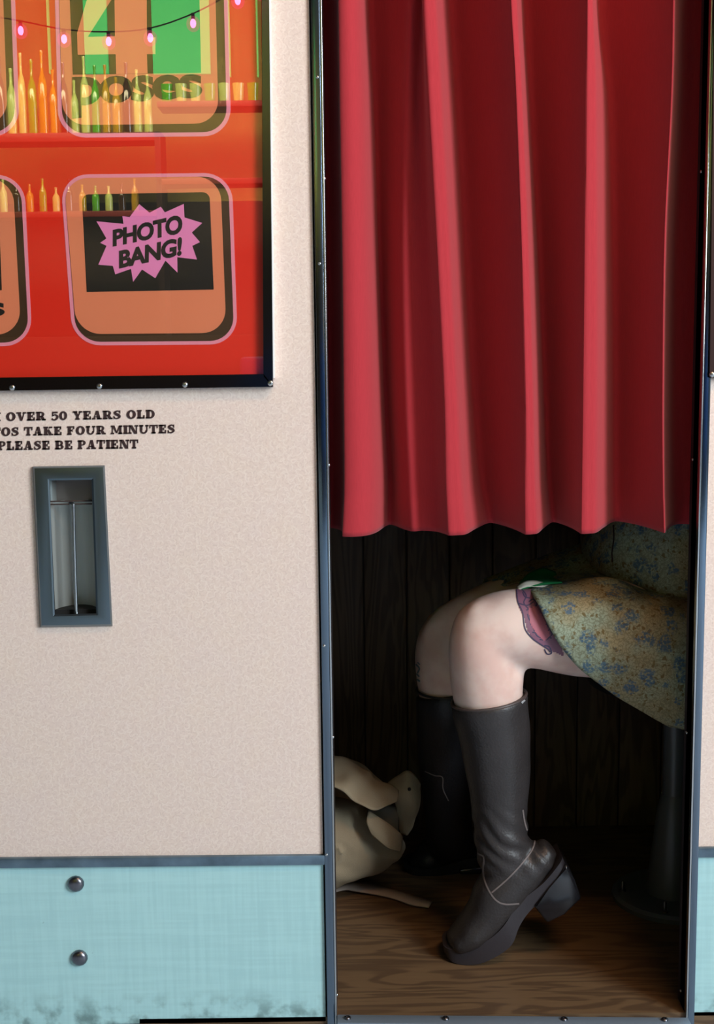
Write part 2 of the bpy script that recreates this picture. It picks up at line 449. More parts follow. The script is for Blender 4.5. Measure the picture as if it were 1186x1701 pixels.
def patch(name, poly, bvh, off, material, parent, step=2.0):
    bm = bmesh.new(); xs = [p[0] for p in poly]; ys = [p[1] for p in poly]; g = {}
    nx = int((max(xs) - min(xs)) / step) + 2; ny = int((max(ys) - min(ys)) / step) + 2
    def gv(i, j):
        if (i, j) not in g:
            q = on_surface(bvh, min(xs) + i * step, min(ys) + j * step, off); g[(i, j)] = bm.verts.new(q) if q else None
        return g[(i, j)]
    for i in range(nx):
        for j in range(ny):
            if inside(poly, min(xs) + (i + .5) * step, min(ys) + (j + .5) * step):
                q = [gv(i, j), gv(i + 1, j), gv(i + 1, j + 1), gv(i, j + 1)]
                if all(q): bm.faces.new(q)
    return bm_obj(name, bm, material, parent, smooth=True, angle=80)
def net(name, rows, nu, nv, material, parent, thick=0.0, noise_amp=0.0, nscale=12.0, relief=None):
    """smooth sheet through a control net of (px,py,Y) or Vectors"""
    pts = [[p if isinstance(p, Vector) else P(*p) for p in r] for r in rows]
    g1 = [catmull(r, nu) for r in pts]
    cols = [catmull([g1[i][j] for i in range(len(g1))], nv) for j in range(len(g1[0]))]
    W = len(cols); H = len(cols[0]); bm = bmesh.new()
    vs = [[bm.verts.new(cols[j][i]) for j in range(W)] for i in range(H)]
    for i in range(H - 1):
        for j in range(W - 1): bm.faces.new((vs[i][j], vs[i][j + 1], vs[i + 1][j + 1], vs[i + 1][j]))
    bm.normal_update()
    if noise_amp:
        mv = [(v, v.normal * noise.noise(v.co * nscale) * noise_amp) for v in bm.verts]
        for v, d in mv: v.co += d
    me = bpy.data.meshes.new(name); bm.to_mesh(me); bm.free()
    for p in me.polygons: p.use_smooth = True
    o = bpy.data.objects.new(name, me); COL.objects.link(o); me.materials.append(material)
    if parent is not None: o.parent = parent; me.transform(Matrix.Translation(-world_loc(parent)))
    if thick:
        s = o.modifiers.new('thickness', 'SOLIDIFY'); s.thickness = thick; s.offset = 0
    return o
def screw(name, c, r, nrm, material, parent, slot=True):
    """domed screw head with a slot, facing nrm"""
    bm = bmesh.new(); nrm = Vector(nrm).normalized()
    a = Vector((1, 0, 0)) if abs(nrm.x) < 0.9 else Vector((0, 0, 1))
    ax = nrm.cross(a).normalized(); ay = nrm.cross(ax).normalized()
    rings = [ell_ring(c + nrm * h * r, ax, ay, r * k, r * k, 14) for h, k in ((-0.3, 1.0), (0.1, 1.0), (0.32, 0.88), (0.48, 0.66), (0.55, 0.38))]
    if slot: rings += [ell_ring(c + nrm * 0.56 * r, ax, ay, r * 0.3, r * 0.3, 14), ell_ring(c + nrm * 0.35 * r, ax, ay, r * 0.28, r * 0.28, 14)]
    else: rings += [ell_ring(c + nrm * 0.59 * r, ax, ay, r * 0.15, r * 0.15, 14)]
    add_loft(bm, rings); return bm_obj(name, bm, material, parent, smooth=True, angle=50)

# ------------------------------------------------------------------ the room
def struct(o, label=None):
    o['kind'] = 'structure'
    if label: o['label'] = label
    return o
room_col = mat('room_plaster', (78, 78, 80), 0.85)
wall_olive = mat('olive_wall', (140, 122, 60), 0.8, var=0.1)
floor_m = mat('grey_room_floor', (184, 200, 216), 0.6, var=0.2, vscale=3)
struct(box('floor', (-4, -5.6, -0.16), (3.4, 1.5, -0.06), floor_m))
struct(box('ceiling', (-4, -5.6, 3.4), (3.4, 1.5, 3.5), room_col))
struct(box('wall_rear', (-4, -5.7, -0.06), (3.4, -5.6, 3.4), wall_olive))
struct(box('wall_left', (-4.1, -5.6, -0.06), (-4, 1.5, 3.4), room_col))
struct(box('wall_front', (-4, 1.4, -0.06), (3.4, 1.5, 3.4), mat('dark_wall', (60, 56, 52), 0.85)))
bm = bmesh.new()
for a, b in (((3.1, -5.6, -.06), (3.2, 1.5, 1.15)), ((3.1, -5.6, 2.95), (3.2, 1.5, 3.4)), ((3.1, -5.6, 1.15), (3.2, -4.2, 2.95)), ((3.1, -1.5, 1.15), (3.2, 1.5, 2.95))): add_box(bm, a, b)
struct(bm_obj('wall_right', bm, room_col))
bm = bmesh.new()
for a, b in (((3.09, -4.2, 1.15), (3.15, -1.5, 1.2)), ((3.09, -4.2, 2.9), (3.15, -1.5, 2.95)), ((3.09, -4.2, 1.2), (3.15, -4.15, 2.9)), ((3.09, -1.55, 1.2), (3.15, -1.5, 2.9)), ((3.09, -2.87, 1.2), (3.15, -2.83, 2.9))): add_box(bm, a, b)
struct(bm_obj('window_1', bm, mat('window_frame_paint', (210, 208, 200), 0.5)))

# ------------------------------------------------------------------ the photo booth
booth = thing('photo_booth', 'pink and teal coin photo booth with metal trimmed doorway', 'photo booth', (0.2, 0.4, 0))
XL = P(548, 900).x; XR = P(1157, 890).x      # doorway edges
ZT = 2.15; XO0, XO1 = -1.15, 1.25
xtl = P(528, 900).x                          # outer edge of the left door trim
xtr = P(1172, 890).x
zt1 = P(270, 1424).z; zt0 = P(270, 1441).z   # horizontal trim
zkb = P(270, 1700).z
def front_panel(name, x0, x1, z0, z1, Y0, Y1, m_, holes=()):
    bm = bmesh.new()
    if not holes: add_box(bm, (x0, Y0, z0), (x1, Y1, z1))
    else:
        hx0, hx1, hz0, hz1 = holes
        for a, b in (((x0, z0), (x1, hz0)), ((x0, hz1), (x1, z1)), ((x0, hz0), (hx0, hz1)), ((hx1, hz0), (x1, hz1))):
            add_box(bm, (a[0], Y0, a[1]), (b[0], Y1, b[1]))
    return bm_obj(name, bm, m_, booth)
slot_tl = P(88, 803, 0.0); slot_br = P(150, 1017, 0.0)
front_panel('laminate_panel', XO0, xtl, zt1 - .005, ZT, 0.0, 0.03, M['lam'], (slot_tl.x - .012, slot_br.x + .012, slot_br.z - .008, slot_tl.z + .008))
front_panel('laminate_panel', xtr, XO1, zt1 + .006, ZT, 0.0, 0.03, M['lam'])
front_panel('kick_panel', XO0, xtl, zkb, zt0 + .004, 0.0, 0.03, M['kick'])
front_panel('kick_panel', xtr, XO1, zkb + .002, zt0 + .02, 0.0, 0.03, M['kick'])
front_panel('header_panel', xtl, xtr, 1.95, ZT, 0.0, 0.03, M['lam'])
box('plinth', (XO0 + .03, 0.05, -.06), (XO1 - .03, .98, zkb), M['gap'], booth)
box('plinth_lip', (XO0 + .01, 0.012, -.06), (XO1 - .01, .05, zkb - .001), M['gap'], booth)
# trims: horizontal bars over the kick panels
quadbar('horizontal_trim', [(-700, 1433), (541, 1421), (541, 1437), (-700, 1450)], -0.006, 0.002, M['darkchrome'], booth, bevel=0.0012)
quadbar('horizontal_trim', [(1157, 1409), (2500, 1393), (2500, 1409), (1157, 1425)], -0.006, 0.002, M['darkchrome'], booth, bevel=0.0012)
# door trims: an outer flat strip and a lip whose paler metal paints in the corner highlight
zb = -0.03
def vtrim(x0, x1, lipx0, lipx1, name='door_trim'):
    bm = bmesh.new(); add_box(bm, (x0, -0.007, zb), (x1, 0.002, ZT - .01))
    o = bm_obj(name, bm, M['chrome'], booth, bevel=0.0012)
    box('highlight_lip', (lipx0, -0.0078, zb), (lipx1, 0.03, ZT - .01), M['screw'], o, bevel=0.0009)
    return o
tl = vtrim(P(531, 900).x, XL - .003, XL - .0028, XL)
tr = vtrim(XR + .0028, P(1172, 890).x, XR, XR + .0027)
for y in (-200, 128, 438, 1073, 1420): screw('screw', P(531 + (y - 800) * .012 + 4, y, -0.007), 0.0022, (0, -1, 0), M['screw'], tl)
# jamb liners
box('jamb_liner', (XL - .03, 0.03, zkb), (XL, 0.075, 1.95), M['reveal'], booth)
jr = box('jamb_liner', (XR, 0.003, zkb), (XR + .03, 0.042, 1.95), M['reveal'], booth)
for y in (297, 772, 1223, 1650):
    p = P(548, y); screw('screw', Vector((XL + .0008, -0.004, p.z)), 0.0026, (1, -0.3, 0), M['screw'], tl)
for x, y in ((1165, 285), (1151, 763), (1141, 1217), (1131, 1646)):
    d = ray(x, y); t = (XR - CAM.x) / d.x; p = CAM + d * t
    screw('screw', Vector((XR - .0005, p.y, p.z)), 0.0024, (-1, -.2, 0), M['screw'], tr)
# threshold
quadbar_pts = [(556, 1684), (1141, 1690), (1141, 1690), (556, 1684)]
a = PZ(555, 1685, .004); b = PZ(1142, 1690, .004); c = PZ(1143, 1706, .004); d = PZ(555, 1699, .004)
a.x = d.x = XL + .0005; b.x = c.x = XR - .0005
bm = bmesh.new(); add_hex(bm, [a, b, c, d], [Vector((q.x, q.y, -.02)) for q in (a, b, c, d)])
ths = bm_obj('threshold_strip', bm, mat('worn_aluminium', (140, 156, 172), .55, .6), booth, bevel=0.0012)
for x, y in ((577, 1691), (740, 1692), (937, 1693), (1104, 1694)): screw('screw', PZ(x, y, .0045), 0.0055, (0, 0, 1), M['bolt'], ths)
# inside
IX0, IX1, IY1 = -0.34, 1.1, 0.74
box('booth_floor', (IX0, 0.0, -0.02), (IX1, IY1 + .02, 0.0), M['floorw'], booth)
box('inner_side_board', (IX0 - .02, 0.03, 0.0), (IX0, IY1, 1.95), M['inner'], booth)
box('inner_side_board', (IX1, 0.03, 0.0), (IX1 + .02, IY1, 1.95), M['inner'], booth)
box('inner_ceiling', (IX0, 0.03, 1.95), (IX1, IY1, 1.97), M['inner'], booth)
bk = box('back_board', (IX0, IY1 + .012, 0.0), (IX1, IY1 + .03, 1.95), M['inner'], booth)
x = IX0 + .001; k = 0
while x < IX1 - .01:
    x1 = min(x + .088, IX1 - .001)
    box('plank', (x, IY1, 0.001), (x1 - .003, IY1 + .011, 1.949), M['plank'], bk, bevel=0.0015); x = x1; k += 1
box('side_wall', (XO0, .03, zkb), (XO0 + .02, .98, ZT), M['lam'], booth)
box('side_wall', (XO1 - .02, .03, zkb), (XO1, .98, ZT), M['lam'], booth)
box('rear_wall', (XO0 + .02, .96, zkb), (XO1 - .02, .98, ZT), M['inner'], booth)
box('roof', (XO0, 0, ZT), (XO1, .98, ZT + .02), M['lam'], booth)
box('inner_front_board', (IX0, 0.032, 0.0), (XL - .031, 0.045, 1.95), M['inner'], booth)
box('inner_front_board', (XR + .031, 0.032, 0.0), (IX1, 0.045, 1.95), M['inner'], booth)
# carriage bolts
for x, y in ((126, 1468), (132, 1591)):
    screw('carriage_bolt', P(x, y, -0.001), 0.0125, (0, -1, 0), M['bolt'], booth, slot=False)

# ------------------------------------------------------------------ lettering
def ring_poly(cx, cy, ro, ri, a0=0, a1=360, n=28):
    out = []
    for i in range(n):
        t0 = R(a0 + (a1 - a0) * i / n); t1 = R(a0 + (a1 - a0) * (i + 1) / n)
        o0 = (cx + ro[0] * math.cos(t0), cy + ro[1] * math.sin(t0)); o1 = (cx + ro[0] * math.cos(t1), cy + ro[1] * math.sin(t1))
        i0 = (cx + ri[0] * math.cos(t0), cy + ri[1] * math.sin(t0)); i1 = (cx + ri[0] * math.cos(t1), cy + ri[1] * math.sin(t1))
        out.append([o0, o1, i1, i0])
    return out
def rc(x0, y0, x1, y1): return [[(x0, y0), (x1, y0), (x1, y1), (x0, y1)]]
def stroke(pts, ws, n=6):
    cs = catmull([(p[0], p[1], w_) for p, w_ in zip(pts, ws)], n); out = []; prev = None
    for i, c in enumerate(cs):
        t = cs[min(i + 1, len(cs) - 1)] - cs[max(i - 1, 0)]; t.z = 0; t.normalize()
        a = (c.x - t.y * c.z / 2, c.y + t.x * c.z / 2); b = (c.x + t.y * c.z / 2, c.y - t.x * c.z / 2)
        if prev: out.append([prev[0], a, b, prev[1]])
        prev = (a, b)
    return out
SE = .18
def stem(x, s=.36, b=True, t=True, e=.09):
    r_ = rc(x, 0, x + s, 1)
    if b: r_ += rc(x - e, 0, x + s + e, SE)
    if t: r_ += rc(x - e, 1 - SE, x + s + e, 1)
    return r_
def slab(chr_):
    if chr_ == 'I': return .5, stem(.1)
    if chr_ == 'H': return 1.3, stem(.1) + stem(.82) + rc(.3, .42, .9, .58)
    if chr_ == 'L': return .92, stem(.1) + rc(.1, 0, .88, .17) + rc(.7, 0, .88, .4)
    if chr_ in 'EF':
        g = stem(.1) + rc(.1, .84, .86, 1) + rc(.7, .64, .86, 1) + rc(.3, .43, .66, .58) + rc(.56, .34, .66, .67)
        if chr_ == 'E': g += rc(.1, 0, .9, .17) + rc(.73, 0, .9, .38)
        return .95, g
    if chr_ == 'T': return 1.0, rc(0, .83, .98, 1) + rc(0, .6, .14, 1) + rc(.84, .6, .98, 1) + rc(.34, 0, .64, 1) + rc(.24, 0, .74, SE)
    if chr_ == 'O': return 1.1, ring_poly(.54, .5, (.53, .52), (.19, .34))
    if chr_ == '0': return .95, ring_poly(.46, .5, (.45, .52), (.14, .34))
    if chr_ == 'D': return 1.08, stem(.1) + rc(.1, .84, .5, 1) + rc(.1, 0, .5, .16) + ring_poly(.5, .5, (.52, .5), (.22, .34), -90, 90, 16)
    if chr_ in 'PRB':
        g = stem(.1) + rc(.1, .85, .55, 1) + rc(.3, .4, .55, .53) + ring_poly(.55, .7, (.4, .3), (.12, .16), -90, 90, 12)
        if chr_ == 'P': return 1.0, g
        if chr_ == 'R': return 1.1, g + [[(.45, .46), (.8, .5), (1.08, 0), (.7, 0)]] + rc(.7, 0, 1.12, SE)
        return 1.08, g + rc(.1, 0, .6, .15) + ring_poly(.58, .28, (.44, .28), (.14, .13), -90, 90, 12)
    if chr_ == 'A': return 1.12, [[(.14, .06), (.26, .06), (.56, .9), (.44, 1)], [(.62, .02), (.98, .02), (.72, 1), (.4, 1)]] + rc(.3, .24, .75, .36) + rc(0, 0, .4, SE) + rc(.54, 0, 1.1, SE)
    if chr_ == 'V': return 1.1, [[(.1, .95), (.46, .95), (.68, .0), (.44, 0)], [(.8, .95), (.94, .95), (.66, 0), (.55, .12)]] + rc(0, 1 - SE, .54, 1) + rc(.7, 1 - SE, 1.08, 1)
    if chr_ == 'Y': return 1.08, [[(.08, .95), (.44, .95), (.66, .42), (.38, .42)], [(.78, .95), (.94, .95), (.68, .4), (.55, .5)]] + rc(.38, 0, .68, .5) + rc(.27, 0, .79, SE) + rc(0, 1 - SE, .52, 1) + rc(.68, 1 - SE, 1.06, 1)
    if chr_ == 'M': return 1.4, rc(.14, 0, .28, 1) + rc(.98, 0, 1.27, 1) + rc(.02, 0, .42, SE) + rc(.88, 0, 1.37, SE) + rc(.02, 1 - SE, .3, 1) + rc(1.1, 1 - SE, 1.37, 1) + [[(.14, 1), (.46, 1), (.78, .12), (.62, .12)], [(.98, 1), (1.12, 1), (.78, .1), (.64, .2)]]
    if chr_ == 'N': return 1.2, rc(.14, 0, .28, 1) + rc(.92, 0, 1.06, 1) + rc(.02, 0, .42, SE) + rc(.02, 1 - SE, .3, 1) + rc(.76, 1 - SE, 1.18, 1) + [[(.12, 1), (.5, 1), (1.06, 0), (.72, 0)]]
    if chr_ == 'K': return 1.15, stem(.1) + [[(.36, .42), (.5, .62), (.92, .95), (.74, .95)], [(.42, .56), (.66, .7), (1.08, 0), (.68, 0)]] + rc(.62, 0, 1.13, SE) + rc(.64, 1 - SE, 1.04, 1)
    if chr_ == 'U': return 1.15, rc(.12, .36, .42, 1) + rc(.86, .36, 1.0, 1) + rc(.02, 1 - SE, .52, 1) + rc(.74, 1 - SE, 1.12, 1) + ring_poly(.56, .4, (.44, .42), (.3 - .1, .24), 180, 360, 14)
    if chr_ == 'S': return .92, stroke([(.78, .7), (.68, .88), (.45, .92), (.2, .76), (.34, .58), (.6, .46), (.74, .27), (.5, .08), (.24, .1), (.1, .3)], [.1, .14, .16, .26, .3, .3, .26, .17, .14, .1]) + rc(.72, .62, .82, 1) + rc(.06, 0, .16, .38)
    if chr_ == '5': return .85, rc(.2, .78, .76, .98) + rc(.14, .45, .28, .98) + stroke([(.2, .5), (.44, .62), (.68, .5), (.7, .28), (.5, .06), (.24, .06), (.1, .2)], [.12, .16, .24, .28, .2, .16, .22])
    return .45, []
def glyphs(text, sp=.06):
    x = 0; polys = []
    for ch in text:
        wd, g = slab(ch)
        for q in g: polys.append([(a + x, b) for a, b in q])
        x += wd + sp
    return polys, x - sp
def put_polys(name, polys, quad, bbox, Yf, t, material, parent):
    """polys in a local box -> quad of pixels (tl,tr,br,bl) on the plane Yf, thin relief t"""
    x0, y0, x1, y1 = bbox; tl_, tr_, br_, bl_ = [Vector((a, b, 0)) for a, b in quad]; bm = bmesh.new()
    def mp(a, b):
        u = (a - x0) / (x1 - x0); v = (b - y0) / (y1 - y0)
        q = (bl_ * (1 - u) + br_ * u) * (1 - v) + (tl_ * (1 - u) + tr_ * u) * v
        return P(q.x, q.y, Yf)
    for q in polys:
        try: bm.faces.new([bm.verts.new(mp(a, b)) for a, b in q])
        except ValueError: pass
    bmesh.ops.recalc_face_normals(bm, faces=bm.faces)
    for f in bm.faces:
        if f.normal.y > 0: f.normal_flip()
    return bm_obj_keep(name, bm, material, parent)
def bm_obj_keep(name, bm, material, parent):
    me = bpy.data.meshes.new(name); bm.to_mesh(me); bm.free()
    o = bpy.data.objects.new(name, me); COL.objects.link(o); me.materials.append(material)
    if parent is not None: o.parent = parent; me.transform(Matrix.Translation(-world_loc(parent)))
    return o
# line positions: known right part of each line fixes the scale
def textline(text, anchor_word, x_anchor, x_end, ytl, ybl, ytr, ybr):
    full, wfull = glyphs(text)
    _, wa = glyphs(anchor_word)                       # width of the tail that starts at x_anchor
    sc = (x_end - x_anchor) / wa; xs = x_end - wfull * sc
    sl = (ytr - ytl) / (x_end - x_anchor); y_top = ytr + (xs - x_end) * sl; y_bot = ybr + (xs - x_end) * sl
    o = put_polys('lettering', full, [(xs, y_top), (x_end, ytr), (x_end, ybr), (xs, y_bot)], (0, 0, wfull, 1), -0.0008, 0, M['ink'], booth)
    return o
textline('I AM OVER 50 YEARS OLD', 'OVER 50 YEARS OLD', 10, 258, 685, 699, 680.5, 695)['label'] = 'top line of dark slab lettering on the pink panel'
textline('PHOTOS TAKE FOUR MINUTES', 'OS TAKE FOUR MINUTES', 2, 291, 710, 724, 705, 719.5)['label'] = 'middle line of dark slab lettering on the pink panel'
textline('PLEASE BE PATIENT', 'PLEASE BE PATIENT', -4, 230, 733, 748, 730, 745)['label'] = 'bottom line of dark slab lettering on the pink panel'

# ------------------------------------------------------------------ the advertising display
ad = thing('advertising_display', 'red poster display of pink outlined cards behind glossy acrylic, left of doorway', 'poster', (-0.5, 0, 1.15))
YP = 0.004
ad_r = P(440, 300, 0).x; zb_p = P(240, 630, 0).z
quadbar('backing_print', [(-900, -700), (431, -700), (439, 625), (-900, 640)], YP - .006, YP - .0045, M['pred'], ad)
def rrect(tl_, tr_, br_, bl_, r, rbot=None, n=9):
    """rounded quad in pixels, corner radius r"""
    pts = [Vector((*p, 0)) for p in (tl_, tr_, br_, bl_)]; out = []
    for i in range(4):
        rr = r if (i < 2 or rbot is None) else rbot
        c = pts[i]; a = (pts[i - 1] - c).normalized(); b = (pts[(i + 1) % 4] - c).normalized()
        p0 = c + a * rr; p2 = c + b * rr
        if rr < .5: out.append((c.x, c.y)); continue
        for k in range(n + 1):
            t = k / n; q = p0 * (1 - t) ** 3 + (c * .55 + p0 * .45) * 3 * t * (1 - t) ** 2 + (c * .55 + p2 * .45) * 3 * t * t * (1 - t) + p2 * t ** 3
            out.append((q.x, q.y))
    return out
def flat(name, pts, layer, material, parent):
    Yf = YP - .0062 - layer * .0003
    return quadbar(name, pts, Yf, Yf + .00025, material, parent)
def card(name, outer, ro, ins, shift, label):
    """pink outline, dark drop shadow along right and bottom, peach face"""
    c = flat(name, rrect(*outer, ro), 1, M['ppink'], ad); c['label'] = label
    cx = sum(p[0] for p in outer) / 4; cy = sum(p[1] for p in outer) / 4
    def inset(l, t, r_, b):
        o = outer; return ((o[0][0] + l, o[0][1] + t), (o[1][0] - r_, o[1][1] + t), (o[2][0] - r_, o[2][1] - b), (o[3][0] + l, o[3][1] - b))
    flat('drop_shadow', rrect(*inset(ins, ins, ins, ins), ro - ins), 2, M['pshadow'], c)
    flat('card_face', rrect(*inset(ins, ins, ins + shift, ins + shift), ro - ins), 3, M['ppeach'], c)
    return c
def bfont(text, quad, layer, material, parent, bold=.02, shear=0.0, name='lettering', spacing=1.0):
    cu = bpy.data.curves.new('t', 'FONT'); cu.body = text; cu.offset = bold; cu.shear = shear; cu.space_character = spacing; cu.resolution_u = 4
    o = bpy.data.objects.new('t', cu); COL.objects.link(o); dg = bpy.context.evaluated_depsgraph_get(); dg.update()
    me = bpy.data.meshes.new_from_object(o.evaluated_get(dg)); bpy.data.objects.remove(o)
    polys = [[(me.vertices[i].co.x, me.vertices[i].co.y) for i in p.vertices] for p in me.polygons]
    xs = [v.co.x for v in me.vertices]; ys = [v.co.y for v in me.vertices]
    bpy.data.meshes.remove(me)
    return put_polys(name, polys, quad, (min(xs), min(ys), max(xs), max(ys)), YP - .0062 - layer * .0003, 0, material, parent)
# upper card: a big 4 over the word poses
c1 = card('printed_card', ((86, -210), (374, -214), (384, 226), (97, 229)), 46, 7, 14, 'card with a large 4 over the word poses')
flat('picture_square', [(110, -150), (328, -152), (334, 121), (121, 124)], 4, M['pscreen'], c1)
flat('numeral', [(188, -150), (243, -151), (244, 62), (258, 62), (258, 90), (244, 90), (245, 122), (193, 123), (192, 90), (129, 91), (128, 55)], 5, M['ppeach'], c1)['label'] = 'big peach numeral 4'
flat('numeral_counter', [(146, 61), (190, -8), (191, 60)], 6, M['pscreen'], c1)
bfont('poses', [(120, 127), (336, 123), (336, 178), (120, 197)], 5, M['black'], c1, bold=.03, spacing=.9)
# lower card: photo bang burst
c2 = card('printed_card', ((100, 290), (385, 287), (395, 572), (121, 574)), 46, 6, 13, 'card with a dark screen and pink starburst')
flat('screen_print', rrect((136, 323), (348, 319), (355, 481), (144, 485), 12, 1), 4, M['pscreen'], c2)
def cp(x, y): return (130 + x * 270 / 1186, 310 + y * 280 / 1230)
star = [(133, 253), (330, 272), (322, 215), (375, 222), (445, 128), (520, 190), (602, 147), (632, 188), (770, 126), (775, 225), (905, 265), (828, 335), (888, 405), (832, 432), (866, 532), (722, 515), (724, 628), (636, 540), (562, 668), (465, 605), (400, 695), (385, 600), (270, 640), (252, 578), (146, 570), (206, 432), (160, 410), (205, 378)]
flat('starburst', [cp(*p) for p in star], 5, M['pburst'], c2)
bfont('PHOTO', [cp(238, 318), cp(752, 200), cp(768, 340), cp(252, 440)], 6, M['black'], c2, bold=.045, shear=.12, spacing=.95)
bfont('BANG!', [cp(282, 470), cp(755, 365), cp(765, 500), cp(298, 600)], 6, M['black'], c2, bold=.045, shear=.12, spacing=.95)
# cards cut by the frame at the left
c3 = card('printed_card', ((-240, -200), (18, -204), (33, 226), (-235, 232)), 46, 7, 13, 'upper card cut by the left edge of the photograph')
c4 = card('printed_card', ((-235, 292), (40, 290), (54, 574), (-225, 580)), 46, 6, 13, 'lower card cut by the left edge of the photograph')
flat('picture_square', [(-190, 330), (-3, 326), (3, 482), (-182, 486)], 4, M['pscreen'], c4)
bfont('poses', [(-190, 500), (8, 502), (8, 535), (-190, 545)], 4, M['black'], c4, bold=.03, spacing=.9)
acr = quadbar('acrylic_sheet', [(-900, -700), (429, -700), (438, 625), (-900, 640)], YP - .0098, YP - .0085, M['acrylic'], ad)
# display frame
fr_ = quadbar('frame_bar', [(431.5, -700), (440, -700), (453, 626), (453.5, 643), (438.5, 626), (437.5, 622)], -.013, .003, mat('dark_mirror_frame', (96, 102, 112), .14, 1.0), ad)
quadbar('white_edge', [(439.6, -700), (441.5, -700), (455.6, 628), (453.6, 628)], -.0134, .003, M['white'], ad)
fb = quadbar('frame_bar', [(-900, 639), (438, 621.5), (454, 642.5), (-900, 662)], -.013, .003, mat('dark_mirror_frame', (96, 102, 112), .14, 1.0), ad)
for x, y in ((20, 644), (165, 641.5), (307, 639), (449, 636.5)): screw('screw', P(x, y, -.0135), 0.0042, (0, -1, 0), M['screw'], fb)

ad2 = thing('advertising_display', 'narrow edge of a second poster display right of the doorway', 'poster', (0.9, 0, 1.15))
quadbar('frame_bar', [(1196, -700), (1216, -700), (1197, 627), (1179, 627)], -.013, .003, mat('brown_frame_metal', (70, 50, 46), .35, .8), ad2)
quadbar('frame_bar', [(1197, 606), (1900, 600), (1900, 620), (1179, 627)], -.013, .003, M['chrome'], ad2)
quadbar('backing_print', [(1212, -700), (1900, -700), (1900, 600), (1196, 606)], -.004, .002, M['pred'], ad2)
quadbar('acrylic_sheet', [(1212, -700), (1900, -700), (1900, 600), (1196, 606)], -.0075, -.006, M['acrylic'], ad2)
screw('screw', P(1183, 622, -.0135), 0.004, (0, -1, 0), M['screw'], ad2)

# ------------------------------------------------------------------ photo delivery chute
ch = thing('photo_chute', 'chrome framed photo delivery slot set in the pink panel', 'photo slot', (P(125, 900).x, 0, P(125, 900).z))
def frame_ring(name, outer, inner, Yo, Yi, Yb, material, parent):
    bm = bmesh.new()
    def lp(pts, Y): return [bm.verts.new(P(x, y, Y)) for x, y in pts]
    cx = sum(p[0] for p in outer) / 4; cy = sum(p[1] for p in outer) / 4
    def tow(pts, d):
        return [(x + (d if x < cx else -d), y + (d if y < cy else -d)) for x, y in pts]
    L = [lp(outer, Yb), lp(outer, Yo + .006), lp(tow(outer, 3), Yo + .001), lp(tow(outer, 8), Yo), lp(tow(inner, -3), Yi), lp(inner, Yi + .002), lp(inner, 0.016)]
    for a_, b_ in zip(L, L[1:]):
        for i in range(4): bm.faces.new((a_[i], a_[(i + 1) % 4], b_[(i + 1) % 4], b_[i]))
    return bm_obj(name, bm, material, parent, smooth=True, angle=25)
frame_ring('frame', [(54, 775), (174, 773), (187, 1040), (66, 1042)], [(82, 798), (152, 797), (160, 1019), (91, 1021)], -.009, -.0085, 0.001, mat('blued_chrome', (120, 134, 142), .34, 1.0, bump=.08, bscale=25), ch)
s_alu = mat('satin_aluminium', (168, 172, 168), 0.4, 0.45, bump=.05, bscale=40)
sx0, sx1 = slot_tl.x - .008, slot_br.x + .008; sz1, sz0 = slot_tl.z + .006, slot_br.z - .006
# curved aluminium trough
rings = []
bm = bmesh.new(); cols_ = []
for i in range(17):
    t = i / 16; xx = sx0 + (sx1 - sx0) * t; yy = 0.012 + 0.035 * math.sin(math.pi * t) ** .6
    cols_.append((bm.verts.new((xx, yy, sz0)), bm.verts.new((xx, yy, sz1 - .035))))
for a_, b_ in zip(cols_, cols_[1:]): bm.faces.new((a_[0], b_[0], b_[1], a_[1]))
bm_obj('trough', bm, s_alu, ch, smooth=True, angle=80)
box('upper_box', (sx0, 0.04, sz1 - .036), (sx1, 0.044, sz1), mat('grey_brown_plate', (120, 112, 106), .5), ch)
box('side_plate', (sx0, 0.014, sz1 - .036), (sx0 + .003, 0.044, sz1), s_alu, ch)
bm = bmesh.new(); tube(bm, [P(84, 833, .006), P(153, 832, .006)], .0011); tube(bm, [P(84, 838, .006), P(153, 837, .006)], .0011); bm_obj('cross_rod', bm, M['inner'], ch, smooth=True)
bm = bmesh.new(); tube(bm, catmull([P(116, 836, .008), P(121, 838, .004), P(122, 846, .003), P(124, 930, .003), P(127, 1019, .003)], 5), .0028); bm_obj('retaining_rod', bm, M['screw'], ch, smooth=True)
box('bottom_stop', (sx0, 0.010, sz0), (sx1, 0.05, sz0 + .008), M['gap'], ch)

# ------------------------------------------------------------------ curtain
ZH = P(740, 889, .03).z
CF = 0.028
